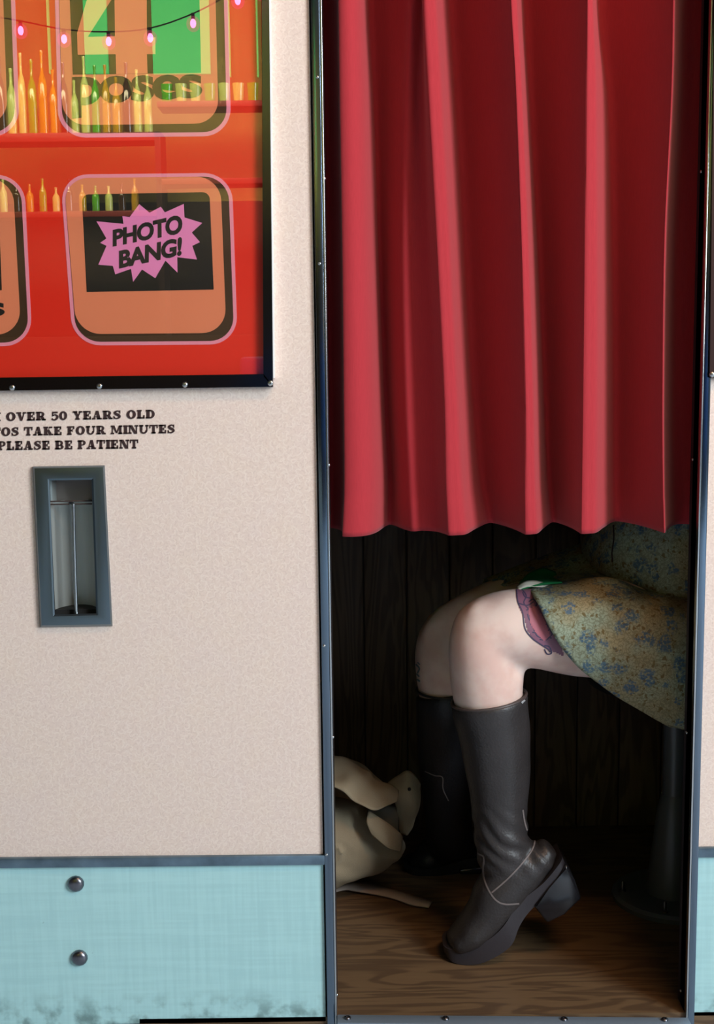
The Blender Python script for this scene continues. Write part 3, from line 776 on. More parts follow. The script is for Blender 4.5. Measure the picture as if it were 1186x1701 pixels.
#  rows: y of the crest plane, then per point (px, Y)
def row(c0, w0, sc, c1, w1, c2, w2, c3, w3, c4, D=1.38, soft=.072):
    V_ = CF + .088 * D
    def seg(c, w_, nxt):
        vx = c + w_ * 1.75
        return [(c, CF), (c + w_ * .35, CF + .002), (c + w_ * .75, CF + .012), (c + w_ * 1.15, CF + .045 * D), (vx, V_), (vx + (nxt - vx) * .35, CF + .070 * D), (vx + (nxt - vx) * .7, CF + .036 * D), (nxt - 3, CF + .006)]
    p = []
    vx = c0 + w0 * 1.6
    p += [(c0 - 34, CF + .085), (c0 - 20, CF + .088), (c0 - 4, CF + .06), (c0 - 1.5, CF + .012), (c0, CF + .002), (c0 + w0 * .4, CF), (c0 + w0 * .8, CF + .010), (c0 + w0 * 1.15, CF + .04), (vx, V_ - .005), (sc - 22, soft + .022), (sc - 8, soft), (sc + 8, soft + .006), ((sc + c1) / 2 + 6, soft - .006), (c1 - 3, CF + .008)]
    for c, w_, nx in ((c1, w1, c2), (c2, w2, c3), (c3, w3, c4)): p += seg(c, w_, nx)
    p += [(c4, CF), (c4 + 1.5, CF + .003), (c4 + 5, CF + .03), (c4 + 16, CF + .075), (c4 + 34, CF + .086), (c4 + 60, CF + .07), (c4 + 90, CF + .06)]
    return p
rows_def = [
    (-560, row(556, 30, 694, 690, 14, 838, 12, 976, 8, 1128)),
    (-60, row(564, 32, 693, 703, 24, 847, 14, 975, 11, 1119)),
    (150, row(567, 36, 686, 713, 26, 857, 14, 974, 22, 1115)),
    (400, row(570, 38, 680, 727, 26, 866, 16, 972, 26, 1103)),
    (650, row(573, 42, 684, 739, 27, 872, 18, 970, 28, 1100)),
    (800, row(575, 45, 690, 742, 32, 873, 21, 969, 29, 1101)),
    (889, row(572, 47, 694, 746, 38, 874, 25, 968, 30, 1103))]
ctrl = []
for y, pts in rows_def:
    z = ZH if y == 889 else P(740, y, CF).z
    ctrl.append([PXZ(px, z, Y) for px, Y in pts])
cur = net('booth_curtain', ctrl, 5, 10, M['red'], None, thick=.0016)
tag(cur, 'red pleated fabric curtain hanging in the booth doorway', 'curtain')
for v in cur.data.vertices:
    h = v.co.z - ZH
    if h < .045: v.co.y -= .0011
    v.co.x += noise.noise(Vector((v.co.x * 9, 3.1, v.co.z * 2.2))) * .0018
bm = bmesh.new(); tube(bm, [Vector((XL - .03, .07, 1.93)), Vector((XR + .03, .07, 1.93))], .009, 14)
bm_obj('curtain_rod', bm, M['chrome'], booth, smooth=True)

# ------------------------------------------------------------------ the person
per = thing('person', 'seated person in floral skirt and tall dark boots, upper body behind the red curtain', 'person', (P(1130, 1000, .3).x, .3, 0))
bm = bmesh.new()
# near leg
add_limb(bm, [(1190, 1020, .31, 92, .09), (1110, 1035, .27, 90, .088), (1030, 1043, .24, 86, .082), (960, 1046, .22, 80, .076), (890, 1043, .205, 69, .068), (840, 1043, .195, 65, .06), (806, 1048, .19, 60, .055)], 6)
add_limb(bm, [(800, 1040, .19, 50, .054), (797, 1075, .19, 54, .056), (803, 1110, .195, 59, .058), (809, 1145, .2, 61, .06), (815, 1190, .205, 56, .055), (824, 1260, .205, 48, .05), (832, 1340, .2, 38, .038), (838, 1400, .195, 30, .03), (826, 1460, .19, 26, .028), (800, 1520, .19, 20, .03), (776, 1546, .19, 10, .02)], 5)
pc = P(781, 1030, .155); add_ball(bm, pc + Vector((.018, .018, -.004)), .030, .024, .032)
pc = P(842, 1125, .2); add_ball(bm, pc, .028, .045, .04)
# far leg
add_limb(bm, [(1150, 1000, .36, 88, .09), (1040, 1000, .375, 84, .082), (950, 1008, .39, 76, .075), (860, 1020, .40, 70, .066), (795, 1044, .405, 67, .06), (750, 1062, .405, 60, .054)], 6)
add_limb(bm, [(743, 1058, .405, 50, .05), (738, 1090, .405, 51, .055), (740, 1125, .41, 50, .056), (744, 1170, .42, 48, .054), (744, 1260, .45, 40, .046), (744, 1350, .49, 30, .034), (742, 1395, .52, 26, .028), (720, 1425, .545, 20, .026), (700, 1432, .545, 10, .02)], 5)
pc = P(716, 1058, .375); add_ball(bm, pc + Vector((.006, .012, 0)), .024, .026, .03)
# pelvis, trunk, neck, head (behind the curtain)
hipx = P(1160, 1000, .33).x; hz = P(1160, 1000, .33).z
tb = lambda dx, dz, rx, ry, dy=0: (hipx + dx, .37 + dy, hz + dz, rx, ry)
add_limb_w(bm, [tb(.03, -.04, .12, .16), tb(.03, .05, .118, .165), tb(.02, .16, .1, .14), tb(.01, .27, .1, .145), tb(.0, .38, .105, .165), tb(-.005, .45, .08, .15), tb(-.01, .50, .055, .07), tb(-.02, .56, .052, .052), tb(-.03, .62, .055, .052)], 4)
hd = Vector((hipx - .05, .37, hz + .71))
add_ball(bm, hd, .092, .075, .115, 24); add_ball(bm, hd + Vector((-.04, 0, -.055)), .045, .05, .05)
add_ball(bm, hd + Vector((-.098, 0, -.02)), .014, .012, .018); add_ball(bm, hd + Vector((-.088, 0, -.06)), .012, .022, .008)
for s in (-1, 1):
    add_ball(bm, hd + Vector((.0, s * .075, -.01)), .018, .01, .028)
    sh = Vector((hipx, .37 + s * .17, hz + .42)); el = sh + Vector((.03, s * .01, -.25)); wr = Vector((hipx - .14, .37 + s * .05, hz + .26))
    add_limb_w(bm, [(*sh, .045, .045), (*((sh + el) / 2), .04, .04), (*el, .034, .034), (*((el + wr) / 2), .03, .03), (*wr, .022, .024)], 3, 14)
    for kf in range(4):
        q0 = wr + Vector((-.06, s * (.02 - kf * .014), .0)); add_limb_w(bm, [(*wr, .016, .02), (*q0, .009, .009), (*(q0 + Vector((-.03, 0, -.005 - .003 * kf))), .0075, .0075), (*(q0 + Vector((-.055 + .006 * abs(kf - 1), 0, -.018))), .006, .006)], 2, 8)
    add_limb_w(bm, [(*wr, .014, .014), (*(wr + Vector((-.03, s * .03, .008))), .009, .009), (*(wr + Vector((-.06, s * .035, .004))), .007, .007)], 2, 8)
body, bvh_b = voxelise('body', bm, .0055, 18, M['skin'], per)
def wl(v): return v
# hair
bm = bmesh.new()
add_ball(bm, hd + Vector((.02, 0, .03)), .095, .088, .108, 24); add_ball(bm, hd + Vector((.06, 0, -.06)), .05, .085, .13, 20)
hair, _ = voxelise('hair', bm, .007, 4, mat('dark_brown_hair', (44, 30, 24), .6, bump=.5, bscale=90, stretch=(6, 6, 1)), per)
# tattoos
tat_out = [(858, 980), (866, 977), (880, 978), (902, 1003), (922, 1045), (934, 1075), (936, 1090), (924, 1084), (914, 1080), (906, 1074), (896, 1070), (886, 1060), (876, 1048), (872, 1030), (862, 1008)]
patch('thigh_tattoo', tat_out, bvh_b, .0007, M['tatp'], per)['label'] = 'rose tattoo on the near thigh at the skirt hem'
patch('tattoo_petals', [(878, 1010), (892, 1008), (904, 1030), (914, 1056), (904, 1064), (890, 1052), (880, 1034)], bvh_b, .0011, M['tatr'], per)
st = []
for pts in ([(858, 980), (860, 1000), (868, 1018), (872, 1044), (884, 1060), (898, 1070), (910, 1078), (914, 1083)], [(866, 978), (874, 990), (870, 1002), (880, 1014)], [(862, 1003), (876, 1006), (886, 1000)],
            [(874, 1014), (886, 1010), (896, 1018), (892, 1032), (880, 1030), (876, 1020)], [(880, 1036), (896, 1038), (908, 1030), (902, 1018)], [(884, 1050), (898, 1052), (912, 1046), (908, 1034)],
            [(892, 1022), (902, 1028), (898, 1042), (888, 1040)], [(896, 1062), (908, 1062), (918, 1052)], [(884, 1022), (892, 1016), (900, 1024), (894, 1034)], [(878, 1000), (886, 996), (894, 1004)], [(898, 1046), (906, 1056), (916, 1060)], [(886, 1044), (892, 1056), (902, 1060)], [(904, 1036), (912, 1042), (916, 1052)], [(868, 984), (872, 992), (880, 994)], [(904, 1072), (912, 1074), (916, 1084), (909, 1086), (904, 1078)], [(884, 986), (892, 998), (890, 1008)]):
    st.append((pts, 2.2))
for s_ in st: ribbon('tattoo_line', [s_], bvh_b, .0009, M['tatd'], per)
ribbon('knee_tattoo', [([(686, 1100), (692, 1112), (690, 1124), (698, 1132)], 3), ([(690, 1102), (697, 1110), (694, 1118)], 2.5), ([(685, 1108), (690, 1116), (697, 1124)], 2.5), ([(694, 1100), (698, 1104)], 2)], bvh_b, .0008, M['tatb'], per)['label'] = 'small blue leaf tattoo on the far knee'

# skirt
skr = [  # columns: hem -> hip
    [(800, 985, .47), (880, 960, .47), (980, 935, .46), (1090, 915, .45), (1240, 905, .44)],
    [(806, 964, .43), (880, 934, .43), (960, 905, .42), (1080, 880, .40), (1240, 880, .40)],
    [(832, 974, .375), (890, 946, .37), (965, 925, .36), (1080, 915, .35), (1240, 925, .34)],
    [(864, 966, .33), (905, 958, .32), (970, 948, .31), (1080, 962, .31), (1240, 975, .31)],
    [(872, 972, .26), (925, 965, .255), (1000, 958, .255), (1090, 980, .255), (1240, 990, .26)],
    [(881, 980, .19), (935, 975, .188), (1010, 966, .18), (1095, 986, .18), (1240, 1000, .18)],
    [(894, 1003, .142), (955, 1003, .134), (1030, 1003, .128), (1110, 1016, .128), (1240, 1030, .13)],
    [(913, 1043, .126), (975, 1045, .118), (1050, 1052, .112), (1120, 1062, .112), (1240, 1075, .12)],
    [(941, 1088, .126), (1005, 1090, .114), (1070, 1100, .108), (1130, 1112, .110), (1240, 1125, .12)],
    [(985, 1127, .134), (1035, 1130, .122), (1090, 1142, .114), (1140, 1155, .115), (1240, 1165, .13)],
    [(1045, 1168, .140), (1075, 1172, .130), (1110, 1180, .124), (1150, 1190, .124), (1240, 1200, .14)],
    [(1112, 1208, .148), (1125, 1209, .140), (1145, 1212, .134), (1175, 1215, .134), (1240, 1220, .15)]]
skirt = net('skirt', skr, 8, 6, M['floral'], per, thick=.0025, noise_amp=.006, nscale=16)
# green and white lining showing where the hem gapes between the thighs
net('green_lining', [[(864, 968, .30), (880, 952, .30), (902, 944, .30), (922, 950, .30)], [(862, 972, .27), (882, 962, .27), (904, 958, .27), (928, 962, .27)], [(862, 980, .2), (884, 974, .2), (908, 970, .2), (934, 968, .2)]], 5, 4, M['green'], per, thick=.002)
net('white_trim', [[(858, 974, .215), (872, 966, .215), (890, 965, .215), (915, 971, .215)], [(860, 981, .2), (874, 975, .2), (892, 975, .2), (915, 976, .2)]], 5, 3, M['lining'], per, thick=.0015)
# jacket
bm = bmesh.new(); rg = []
jx = P(1125, 930, .32).x
for i, (dz, rx, ry, sh_, tilt) in enumerate(((-.075, .10, .16, .01, .0), (-.052, .15, .19, .0, .02), (-.03, .155, .197, 0, .03), (.03, .145, .19, .01, 0), (.12, .13, .17, .02, 0), (.24, .13, .165, .02, 0), (.36, .13, .185, .015, 0), (.44, .11, .175, .01, 0), (.50, .075, .1, .0, 0), (.52, .06, .07, 0, 0))):
    c = Vector((jx + sh_, .36, P(1125, 930, .32).z + dz)); ring = []
    for k in range(40):
        a_ = 2 * math.pi * k / 40; p = Vector((rx * math.cos(a_), ry * math.sin(a_), 0)); p.z -= p.x * .28 * (1 if i < 4 else .2); ring.append(c + p)
    rg.append(ring)
add_loft(bm, rg)
for s in (-1, 1):
    sh = Vector((hipx, .37 + s * .17, hz + .42)); el = sh + Vector((.03, s * .012, -.25)); wr = Vector((hipx - .11, .37 + s * .06, hz + .25))
    add_limb_w(bm, [(*sh, .062, .055), (*((sh + el) / 2), .055, .05), (*el, .05, .046), (*((el + wr) / 2), .045, .042), (*wr, .036, .036)], 3, 16)
jk, bvh_j = voxelise('jacket', bm, .006, 6, M['floral'], per, disp=lambda c, n_: c + n_ * noise.noise(Vector((c.x * 14, c.y * 14, c.z * 5))) * .005)
ribbon('jacket_seam', [([(1019, 872), (1020, 895), (1017, 918), (1018, 934)], 2.4)], bvh_j, .0008, M['ink'], per)

# boots
def boot(shaft, foot, sole_st, heel_poly, Yn, Yc, mats, stitches, rim, label, zfloor=0.0, wr_=0.0, top=None):
    # hollow shaft joined with the foot, then sole, heel and stitching
    bm = bmesh.new(); add_limb(bm, shaft, 5, 28, dome=False); add_limb(bm, foot, 5, 24)
    def disp(c, n_):
        px, py = proj(c)
        g = math.exp(-((py - wr_) / 42) ** 2) if wr_ else 0
        a_ = math.sin((c.z * 1.0 + c.x * .75) * 210 + 3 * noise.noise(c * 18)) * .0021 * g
        c = c + n_ * (a_ + noise.noise(c * 22) * .0012)
        wgt = max(0.0, 1 - (rim[0].z + .01 - c.z) / .06); wgt = min(1.0, wgt)
        c.z += (c.x - rim[0].x) * (rim[1].z / rim[1].x) * wgt
        return c
    b_, bvh = voxelise('boot', bm, .0042, 6, mats[0], per, disp=disp); b_['label'] = label
    # sole: rectangular sections
    rings = []
    for (tx, ty, bx, by, hw) in sole_st:
        T = P(tx, ty, Yn); B = P(bx, by, Yn); r_ = []
        for (A, yy) in ((T, Yc - hw), (B, Yc - hw + .002), (B, Yc + hw - .002), (T, Yc + hw)): r_.append(Vector((A.x, yy, max(A.z, zfloor))))
        rings.append(r_)
    ks = []
    for i in range(4): ks.append(catmull([r_[i] for r_ in rings], 4))
    bm = bmesh.new(); add_loft(bm, [[ks[i][j] for i in range(4)] for j in range(len(ks[0]))])
    bm_obj('sole', bm, mats[1], b_, smooth=True, angle=50)
    fr = [P(x, y, Yn + .006) for x, y in heel_poly]; bkk = [Vector((p.x + (0.001), 2 * Yc - Yn - .006, p.z)) for p in fr]
    for q in fr + bkk: q.z = max(q.z, zfloor)
    bm = bmesh.new(); add_hex(bm, fr, bkk); bm_obj('heel', bm, mats[2], b_, bevel=.0035, angle=60)
    if stitches: ribbon('stitching', stitches, bvh, .0009, M['stitch'], b_)
    # binding round the top
    bm = bmesh.new(); pts = [rim[0] + rim[1] * math.cos(2 * math.pi * i / 40) + rim[2] * math.sin(2 * math.pi * i / 40) for i in range(41)]
    tube(bm, pts, .0024, 8); bm_obj('top_binding', bm, mats[3], b_, smooth=True)
    return b_, bvh
bc = P(812, 1160, .2); ex = P(874, 1150, .2) - bc
near_boot, bvh_nb = boot(
    [(813, 1160, .2, 66, .065), (814, 1178, .2, 65, .064), (822, 1228, .205, 61, .061), (828, 1290, .205, 55, .056), (829, 1345, .2, 48, .05), (833, 1385, .196, 47, .046), (838, 1420, .192, 49, .043), (846, 1450, .19, 42, .04)],
    [(759, 1562, .183, 20, .040), (780, 1547, .185, 29, .047), (806, 1520, .188, 37, .047), (834, 1480, .188, 48, .044), (868, 1446, .189, 46, .040), (900, 1421, .19, 29, .035)],
    [(738, 1584, 740, 1596, .016), (745, 1583, 749, 1604, .030), (765, 1580, 768, 1607, .038), (793, 1572, 797, 1603, .043), (818, 1557, 826, 1590, .044), (838, 1538, 851, 1571, .043), (855, 1514, 863, 1544, .040), (876, 1493, 880, 1520, .037), (905, 1470, 910, 1492, .036), (930, 1440, 938, 1462, .036), (937, 1430, 944, 1450, .03)],
    [(887, 1506), (909, 1534), (938, 1520), (966, 1493), (955, 1462), (941, 1436), (915, 1478)], .145, .19,
    (M['leather'], M['sole'], M['heel'], mat('dark_leather_binding', (72, 62, 60), .5)),
    [([(787, 1411), (797, 1419), (804, 1424), (803, 1445), (806, 1465), (815, 1484), (826, 1497), (840, 1502), (862, 1501)], 2.8),
     ([(817, 1483), (840, 1463), (862, 1440), (882, 1415), (888, 1400), (889, 1392)], 2.6), ([(868, 1345), (871, 1365), (876, 1382)], 2.4)],
    (bc, ex, Vector((0, .0615, 0))), 'dark brown leather knee boot, heel raised, nearest the doorway', wr_=1400)
ribbon('boot_tag', [([(866, 1168), (871, 1163)], 3)], bvh_nb, .001, mat('grey_tag', (150, 152, 156), .6), per)
bc2 = P(742, 1146, .41); ex2 = P(792, 1146, .41) - bc2
far_boot, bvh_fb = boot(
    [(741, 1150, .41, 53, .06), (743, 1165, .41, 54, .06), (744, 1215, .43, 54, .056), (744, 1280, .455, 50, .052), (744, 1340, .485, 42, .044), (746, 1385, .51, 40, .042), (752, 1405, .525, 40, .04)],
    [(690, 1432, .545, 14, .03), (705, 1424, .545, 22, .042), (730, 1412, .545, 30, .04), (760, 1405, .54, 32, .038), (776, 1408, .54, 24, .034)],
    [(672, 1449, 674, 1462, .02), (682, 1447, 684, 1466, .038), (705, 1445, 706, 1466, .045), (735, 1441, 737, 1464, .042), (760, 1434, 762, 1455, .036), (785, 1430, 787, 1450, .036), (803, 1428, 805, 1446, .03)],
    [(762, 1445), (764, 1468), (800, 1467), (806, 1440)], .50, .545,
    (M['leather_shade'], M['leather_shade'], M['heel'], M['leather_shade']),
    [([(706, 1281), (722, 1288), (735, 1291), (736, 1310), (745, 1330)], 1.8)],
    (bc2, ex2, Vector((0, .058, 0))), 'leather knee boot of the far leg, shade put into its colour')

# ------------------------------------------------------------------ stool
sc_ = PZ(1116, 1492, 0.0); sc_.z = 0
stool = thing('booth_stool', 'black metal pedestal stool with flared foot under the seated person', 'stool', sc_)
def lathe(name, prof, material, parent, c, n=40):
    bm = bmesh.new(); add_loft(bm, [ell_ring(c + Vector((0, 0, z)), Vector((1, 0, 0)), Vector((0, 1, 0)), r_, r_, n) for r_, z in prof])
    return bm_obj(name, bm, material, parent, smooth=True, angle=35)
base_r = .108
zs = lambda y: 1.02 - math.tan(math.atan((y - 850.5) / F) + TH) * (sc_.y + 1.8)
lathe('base_plate', [(base_r, 0), (base_r, .008), (base_r - .006, .013), (.04, .016)], M['stool'], stool, sc_)
lathe('flared_foot', [(.048, .012), (.046, .03), (.038, .09), (.030, .17), (.0225, max(.2, zs(1345))), (.021, zs(1330))], M['stool'], stool, sc_)
lathe('pedestal_column', [(.0215, zs(1332)), (.0215, .34), (.017, .342), (.017, .40)], M['stool'], stool, sc_)
seat_z = .40
lathe('seat', [(.10, seat_z), (.155, seat_z + .006), (.165, seat_z + .022), (.16, seat_z + .04), (.12, seat_z + .048), (.05, seat_z + .05)], M['seatm'], stool, sc_)
for a_ in (-112, 178, -30, 80):
    q = sc_ + Vector((math.cos(R(a_)), math.sin(R(a_)), 0)) * (base_r - .018) + Vector((0, 0, .013))
    bm = bmesh.new(); add_loft(bm, [ell_ring(q + Vector((0, 0, z)), Vector((1, 0, 0)), Vector((0, 1, 0)), r_, r_, 10) for r_, z in ((.007, 0), (.007, .004), (.0035, .0045), (.0035, .018), (.002, .02))])
    bm_obj('anchor_bolt', bm, M['bolt'], stool, smooth=True, angle=40)

# ------------------------------------------------------------------ tote bag
bag = thing('tote_bag', 'slumped cream canvas tote bag on the booth floor behind the left trim', 'bag', (P(560, 1470, .42).x, .43, 0))
bm = bmesh.new()
Yb_ = .45
sts = []
for px, py, r_, rd in ((400, 1425, 40, .05), (460, 1412, 62, .075), (520, 1400, 76, .085), (560, 1394, 78, .085), (600, 1399, 64, .075), (635, 1402, 46, .055), (660, 1404, 25, .035), (667, 1404, 12, .02)):
    sts.append((px, py, Yb_, r_, rd))
add_limb(bm, sts, 4, 26)
def bd(c, n_):
    c = c + n_ * (noise.noise(c * 15) * .010 + noise.noise(Vector((c.x * 22 + c.z * 30, c.y * 20, c.z * 12))) * .007)
    c.z = max(c.z, .004 + .004 * noise.noise(c * 40)); return c
bag_b, bvh_bag = voxelise('bag_body', bm, .006, 5, M['tote'], bag, disp=bd)
# folded top hanging over to the right, with its lip
net('folded_top', [[(520, 1262, .44), (553, 1258, .43), (585, 1263, .42), (612, 1280, .41), (620, 1292, .405), (640, 1300, .40), (664, 1312, .40)],
                   [(520, 1285, .41), (553, 1285, .395), (585, 1290, .385), (608, 1305, .38), (625, 1316, .375), (645, 1322, .375), (662, 1322, .385)],
                   [(520, 1305, .375), (553, 1309, .362), (578, 1322, .355), (600, 1338, .352), (622, 1346, .352), (642, 1338, .36), (660, 1330, .375)]], 6, 6, M['tote'], bag, thick=.002, noise_amp=.008, nscale=34)
net('back_panel', [[(520, 1250, .50), (560, 1256, .50), (600, 1268, .49), (625, 1290, .48), (650, 1310, .47)],
                   [(520, 1330, .47), (560, 1335, .47), (600, 1345, .46), (630, 1355, .45), (650, 1375, .45)]], 6, 6, M['tote'], bag, thick=.002, noise_amp=.008, nscale=20)
side = net('side_gusset', [[(645, 1300, .43), (660, 1288, .425), (676, 1280, .42), (690, 1288, .42), (700, 1302, .425)],
                    [(650, 1316, .41), (664, 1312, .40), (680, 1310, .395), (692, 1314, .40), (699, 1322, .41)],
                    [(658, 1340, .41), (668, 1340, .40), (680, 1340, .395), (690, 1342, .40), (694, 1348, .415)],
                    [(660, 1362, .43), (668, 1362, .42), (676, 1364, .42), (683, 1366, .425), (687, 1368, .43)],
                    [(664, 1385, .45), (668, 1385, .44), (672, 1387, .44), (675, 1388, .44), (678, 1388, .45)]], 6, 6, M['tote'], bag, thick=.002, noise_amp=.004, nscale=30)
screw('eyelet', P(680, 1311, .392), .0032, (0, -1, .1), M['gap'], bag, slot=False)
net('inner_fold', [[(612, 1342, .40), (632, 1338, .40), (650, 1338, .41), (662, 1345, .42)], [(610, 1352, .385), (630, 1366, .385), (648, 1378, .39), (662, 1390, .41)]], 5, 5, mat('grey_lining', (110, 108, 98), .9), bag, thick=.002)
net('front_flap', [[(612, 1347, .375), (630, 1358, .37), (648, 1370, .37), (664, 1383, .38), (669, 1390, .40)],
                   [(609, 1365, .362), (626, 1380, .358), (642, 1392, .36), (656, 1402, .37), (668, 1405, .39)],
                   [(616, 1385, .358), (630, 1397, .356), (644, 1408, .36), (655, 1412, .37), (664, 1414, .385)]], 5, 5, M['tote'], bag, thick=.0022, noise_amp=.003)
sp_ = [((545, 1473), (545, 1485)), ((575, 1466), (572, 1478)), ((600, 1464), (590, 1480)), ((635, 1474), (630, 1487)), ((665, 1482), (658, 1494)), ((690, 1490), (684, 1503)), ((718, 1498), (712, 1507))]
rows_ = [[], []]
for i, (t_, b_) in enumerate(sp_):
    z = .004 + .004 * max(0, math.sin(i * 1.1))
    rows_[0].append(PZ(*t_, z)); rows_[1].append(PZ(*b_, z))
net('strap', rows_, 6, 2, M['strap'], bag, thick=.003)

# ------------------------------------------------------------------ the bar behind the photographer, seen mirrored in the poster
YM = 5.0
lit_green = mat('green_window_glow', (70, 190, 100), .5, emit=1.9)
for i, (x0, x1, yb) in enumerate(((128, 181, 123), (243, 350, 123), (66, 86, 123), (372, 384, 128), (419, 430, 128))):
    a_ = V(x0, -260, YM + .58); b_ = V(x1, yb, YM + .58)
    o = box('window_%d' % (i + 2), (a_.x, -YM - .60, a_.z), (b_.x, -YM - .575, b_.z), lit_green); struct(o)
bb = thing('back_bar', 'dark wooden back bar shelving behind the photographer, mirrored in the red poster', 'shelf', (-1.3, -YM - .2, -.06))
darkw = mat('dark_bar_wood', (48, 26, 18), .5); redw = mat('painted_bar_shelf', (120, 30, 20), .5)
xl_, xr_ = V(-60, 230, YM).x, V(258, 230, YM).x; xr2 = V(436, 170, YM).x
def shelf_at(y, x0, x1, th=.03):
    z = V(100, y, YM).z; box('shelf', (x0, -YM - .18, z - th), (x1, -YM + .02, z), redw, bb, bevel=.003); return z
z1 = shelf_at(222, xl_, xr_, .045); z2 = shelf_at(352, xl_, xr_); z3 = shelf_at(172, V(262, 170, YM).x, xr2); z4 = shelf_at(300, V(262, 300, YM).x, xr2)
box('counter', (xl_ - .4, -YM - .5, -.06), (xr2 + 1.8, -YM + .1, 1.05), darkw, bb, bevel=.005)
box('upright', (xl_ - .03, -YM - .18, 1.05), (xl_, -YM + .02, 2.2), darkw, bb)
box('upright', (xr_, -YM - .18, 1.05), (xr_ + .03, -YM + .02, 2.1), darkw, bb)
box('upright', (xr2, -YM - .18, 1.05), (xr2 + .03, -YM + .02, 2.1), darkw, bb)
def bottle(x, z, h, r_, mm, kind='bottle'):
    c = Vector((x, -YM - .07, z))
    if kind == 'bottle': prof = [(r_ * .9, 0), (r_, .01), (r_, h * .58), (r_ * .8, h * .66), (r_ * .34, h * .76), (r_ * .3, h * .94), (r_ * .38, h * .95), (r_ * .38, h)]
    else: prof = [(r_ * .7, 0), (r_ * .8, .01), (r_, h), (r_ * .9, h)]
    bm = bmesh.new(); add_loft(bm, [ell_ring(c + Vector((0, 0, z_)), Vector((1, 0, 0)), Vector((0, 1, 0)), q, q, 14) for q, z_ in prof])
    return bm_obj(kind, bm, mm, None, smooth=True, angle=40)
ORD = ['first', 'second', 'third', 'fourth', 'fifth', 'sixth', 'seventh', 'eighth', 'ninth', 'tenth', 'eleventh', 'twelfth', 'thirteenth', 'fourteenth', 'fifteenth', 'sixteenth']
BC = ['amber', 'green', 'clear', 'dark']
bmats = [mat('amber_bottle', (190, 150, 30), .12, coat=.5), mat('green_bottle', (90, 170, 40), .12, coat=.5), mat('clear_bottle', (200, 210, 120), .1, coat=.5), mat('dark_bottle', (60, 40, 20), .12, coat=.5)]
tops = [120, 90, 110, 84, 95, 80, 112, 100, 130, 90, 105, 104, 125, 100, 112, 120]
for i in range(16):
    px = -18 + i * 17.5; zt_ = V(px, tops[i], YM).z
    o = bottle(V(px, 222, YM).x, z1 + .0005, zt_ - z1, .021 + .006 * random.random(), bmats[(i * 7 + i // 3) % 4])
    tag(o, '%s bottle, %s from the left in the upper row mirrored in the red poster' % (BC[(i * 7 + i // 3) % 4], ORD[i]), 'bottle', 'bottles on the upper back bar shelf')
for i in range(12):
    px = -20 + i * 22; o = bottle(V(px, 350, YM).x, z2 + .0005, .13 + .05 * random.random(), .02, bmats[(i * 5 + 1) % 4])
    tag(o, '%s bottle, %s from the left in the lower row mirrored between the cards' % (BC[(i * 5 + 1) % 4], ORD[i]), 'bottle', 'bottles on the lower back bar shelf')
for i in range(7):
    px = 275 + i * 24; o = bottle(V(px, 170, YM).x, z3 + .0005, .1, .032, bmats[(2 if i % 3 else 1)], 'drinking_glass')
    tag(o, 'drinking glass, %s from the left on the right shelf mirrored in the poster' % ORD[i], 'glass', 'glasses on the right bar shelf')
struct(box('added_panel_1', (-4, -5.6, -.06), (3.1, -5.57, V(100, 338, YM + .57).z), mat('added_dark_panel', (46, 30, 22), .6)))  # dark panel added so the lower wall mirrors dim in the poster
# string lights
sl = thing('string_lights', 'string of pink bulbs sagging across the bar, mirrored in the red poster', 'string lights', V(180, 50, 3.0))
pts = [(-60, 20), (35, 36), (107, 50), (181, 54), (250, 48), (321, 24), (395, -14), (433, -28), (520, -90)]
bm = bmesh.new(); tube(bm, catmull([V(x, y, 3.0) for x, y in pts], 6), .0028, 6); bm_obj('cable', bm, M['gap'], sl, smooth=True)
halo_m = bpy.data.materials.new('pink_halo_glow'); halo_m.use_nodes = True  # translucent glowing shell, paints the pink halo round each bulb
_n = halo_m.node_tree; _o = [q for q in _n.nodes if q.type == 'OUTPUT_MATERIAL'][0]
_t = _n.nodes.new('ShaderNodeBsdfTransparent'); _e = _n.nodes.new('ShaderNodeEmission'); _e.inputs[0].default_value = (1, .08, .25, 1); _e.inputs[1].default_value = 3.5
_x = _n.nodes.new('ShaderNodeMixShader'); _x.inputs[0].default_value = .16
_n.links.new(_t.outputs[0], _x.inputs[1]); _n.links.new(_e.outputs[0], _x.inputs[2]); _n.links.new(_x.outputs[0], _o.inputs[0])
pink = mat('pink_bulb_glow', (255, 95, 150), .4, emit=26.0)
for x, y in pts[1:-1]:
    q = V(x, y, 3.0); so = box('socket', q + Vector((-.006, -.006, -.018)), q + Vector((.006, .006, .002)), M['gap'], sl, bevel=.001)
    bm = bmesh.new(); add_ball(bm, q + Vector((0, 0, -.034)), 0.0105, .0105, .016, 12); bm_obj('bulb', bm, pink, sl, smooth=True, angle=80)
    bm = bmesh.new(); add_ball(bm, q + Vector((0, 0, -.036)), .025, .025, .028, 16); bm_obj('halo_shell', bm, halo_m, sl, smooth=True, angle=80)
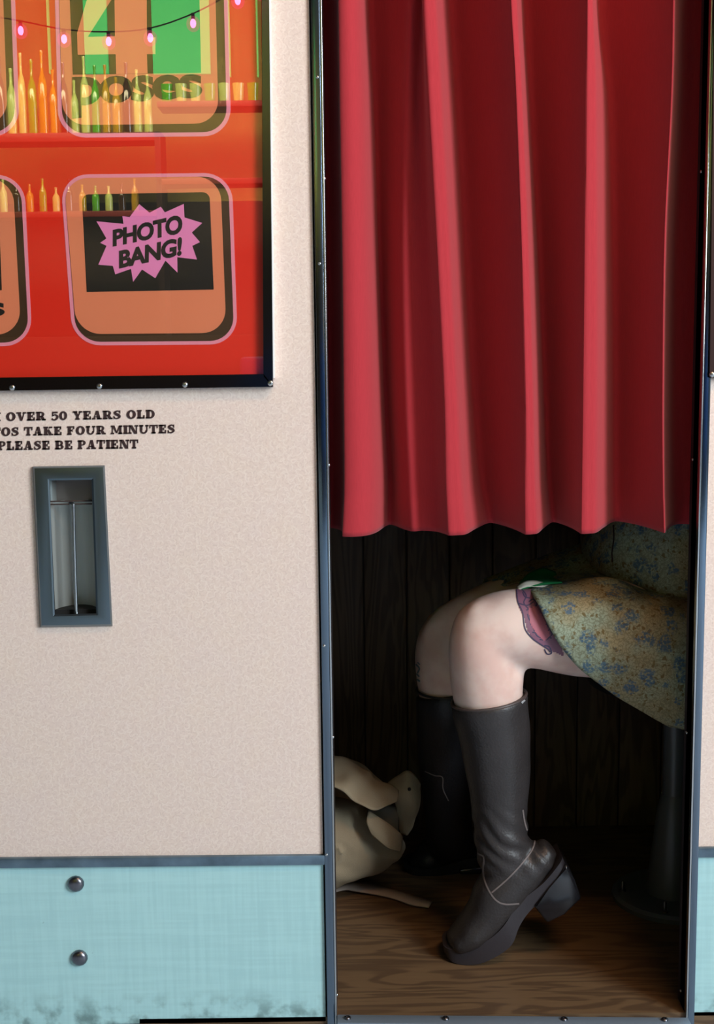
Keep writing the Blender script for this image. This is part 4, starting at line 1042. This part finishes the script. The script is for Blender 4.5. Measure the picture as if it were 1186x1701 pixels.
# blue bench added to mirror as the photographer's jeans, and a ceiling fixture
bn = thing('added_blue_bench', 'added blue bench, mirrored in the left trim in place of blue jeans', 'bench', (0.4, -3.4, -.06))
blue = mat('blue_vinyl', (40, 84, 132), .5)
box('seat', (-.5, -3.7, .33), (2.2, -3.2, .42), blue, bn, bevel=.02); box('backrest', (-.5, -3.78, .42), (2.2, -3.7, .95), blue, bn, bevel=.02); box('bench_base', (-.45, -3.68, -.06), (2.15, -3.3, .33), darkw, bn)
lf = thing('ceiling_lamp', 'long warm ceiling lamp in front of the booth', 'lamp', (0.9, -1.15, 3.38))
box('lamp_housing', (.4, -1.33, 2.6), (1.4, -.97, 2.68), M['white'], lf, bevel=.005)
for xx in (.6, 1.2): box('hanger', (xx, -1.15, 2.68), (xx + .01, -1.14, 3.4), M['screw'], lf)

mu = thing('added_colour_board', 'added lavender board with teal discs, made up to colour the reflection in the right trim', 'board', (1.9, -5.58, 2.0))  # made-up board, added for lavender and teal in the trim reflection
box('board', (1.5, -5.59, 1.65), (2.6, -5.56, 2.45), mat('lavender_paint', (176, 150, 196), .7), mu)
for xx, zz, rr in ((1.75, 2.2, .1), (1.95, 1.8, .13), (2.2, 2.25, .12), (1.6, 1.75, .07)):
    bm = bmesh.new(); c = Vector((xx, -5.56, zz)); add_loft(bm, [ell_ring(c + Vector((0, k, 0)), Vector((1, 0, 0)), Vector((0, 0, 1)), rr, rr, 28) for k in (0, .008)]); bm_obj('disc', bm, mat('teal_paint', (60, 170, 160), .7), mu)
yb = thing('added_yellow_cabinet', 'added tall yellow cabinet, made up to colour the reflection in the right trim', 'cabinet', (2.0, -5.4, -.06))  # invented cabinet, supplies the yellow mirrored in the right trim
box('cabinet_body', (1.65, -5.55, -.06), (2.5, -5.2, 1.42), mat('yellow_lacquer', (226, 160, 44), .5), yb, bevel=.01)
for xx in (1.67, 2.085): box('door', (xx, -5.2, 0.0), (xx + .395, -5.185, 1.38), mat('yellow_lacquer', (226, 160, 44), .5), yb, bevel=.004)
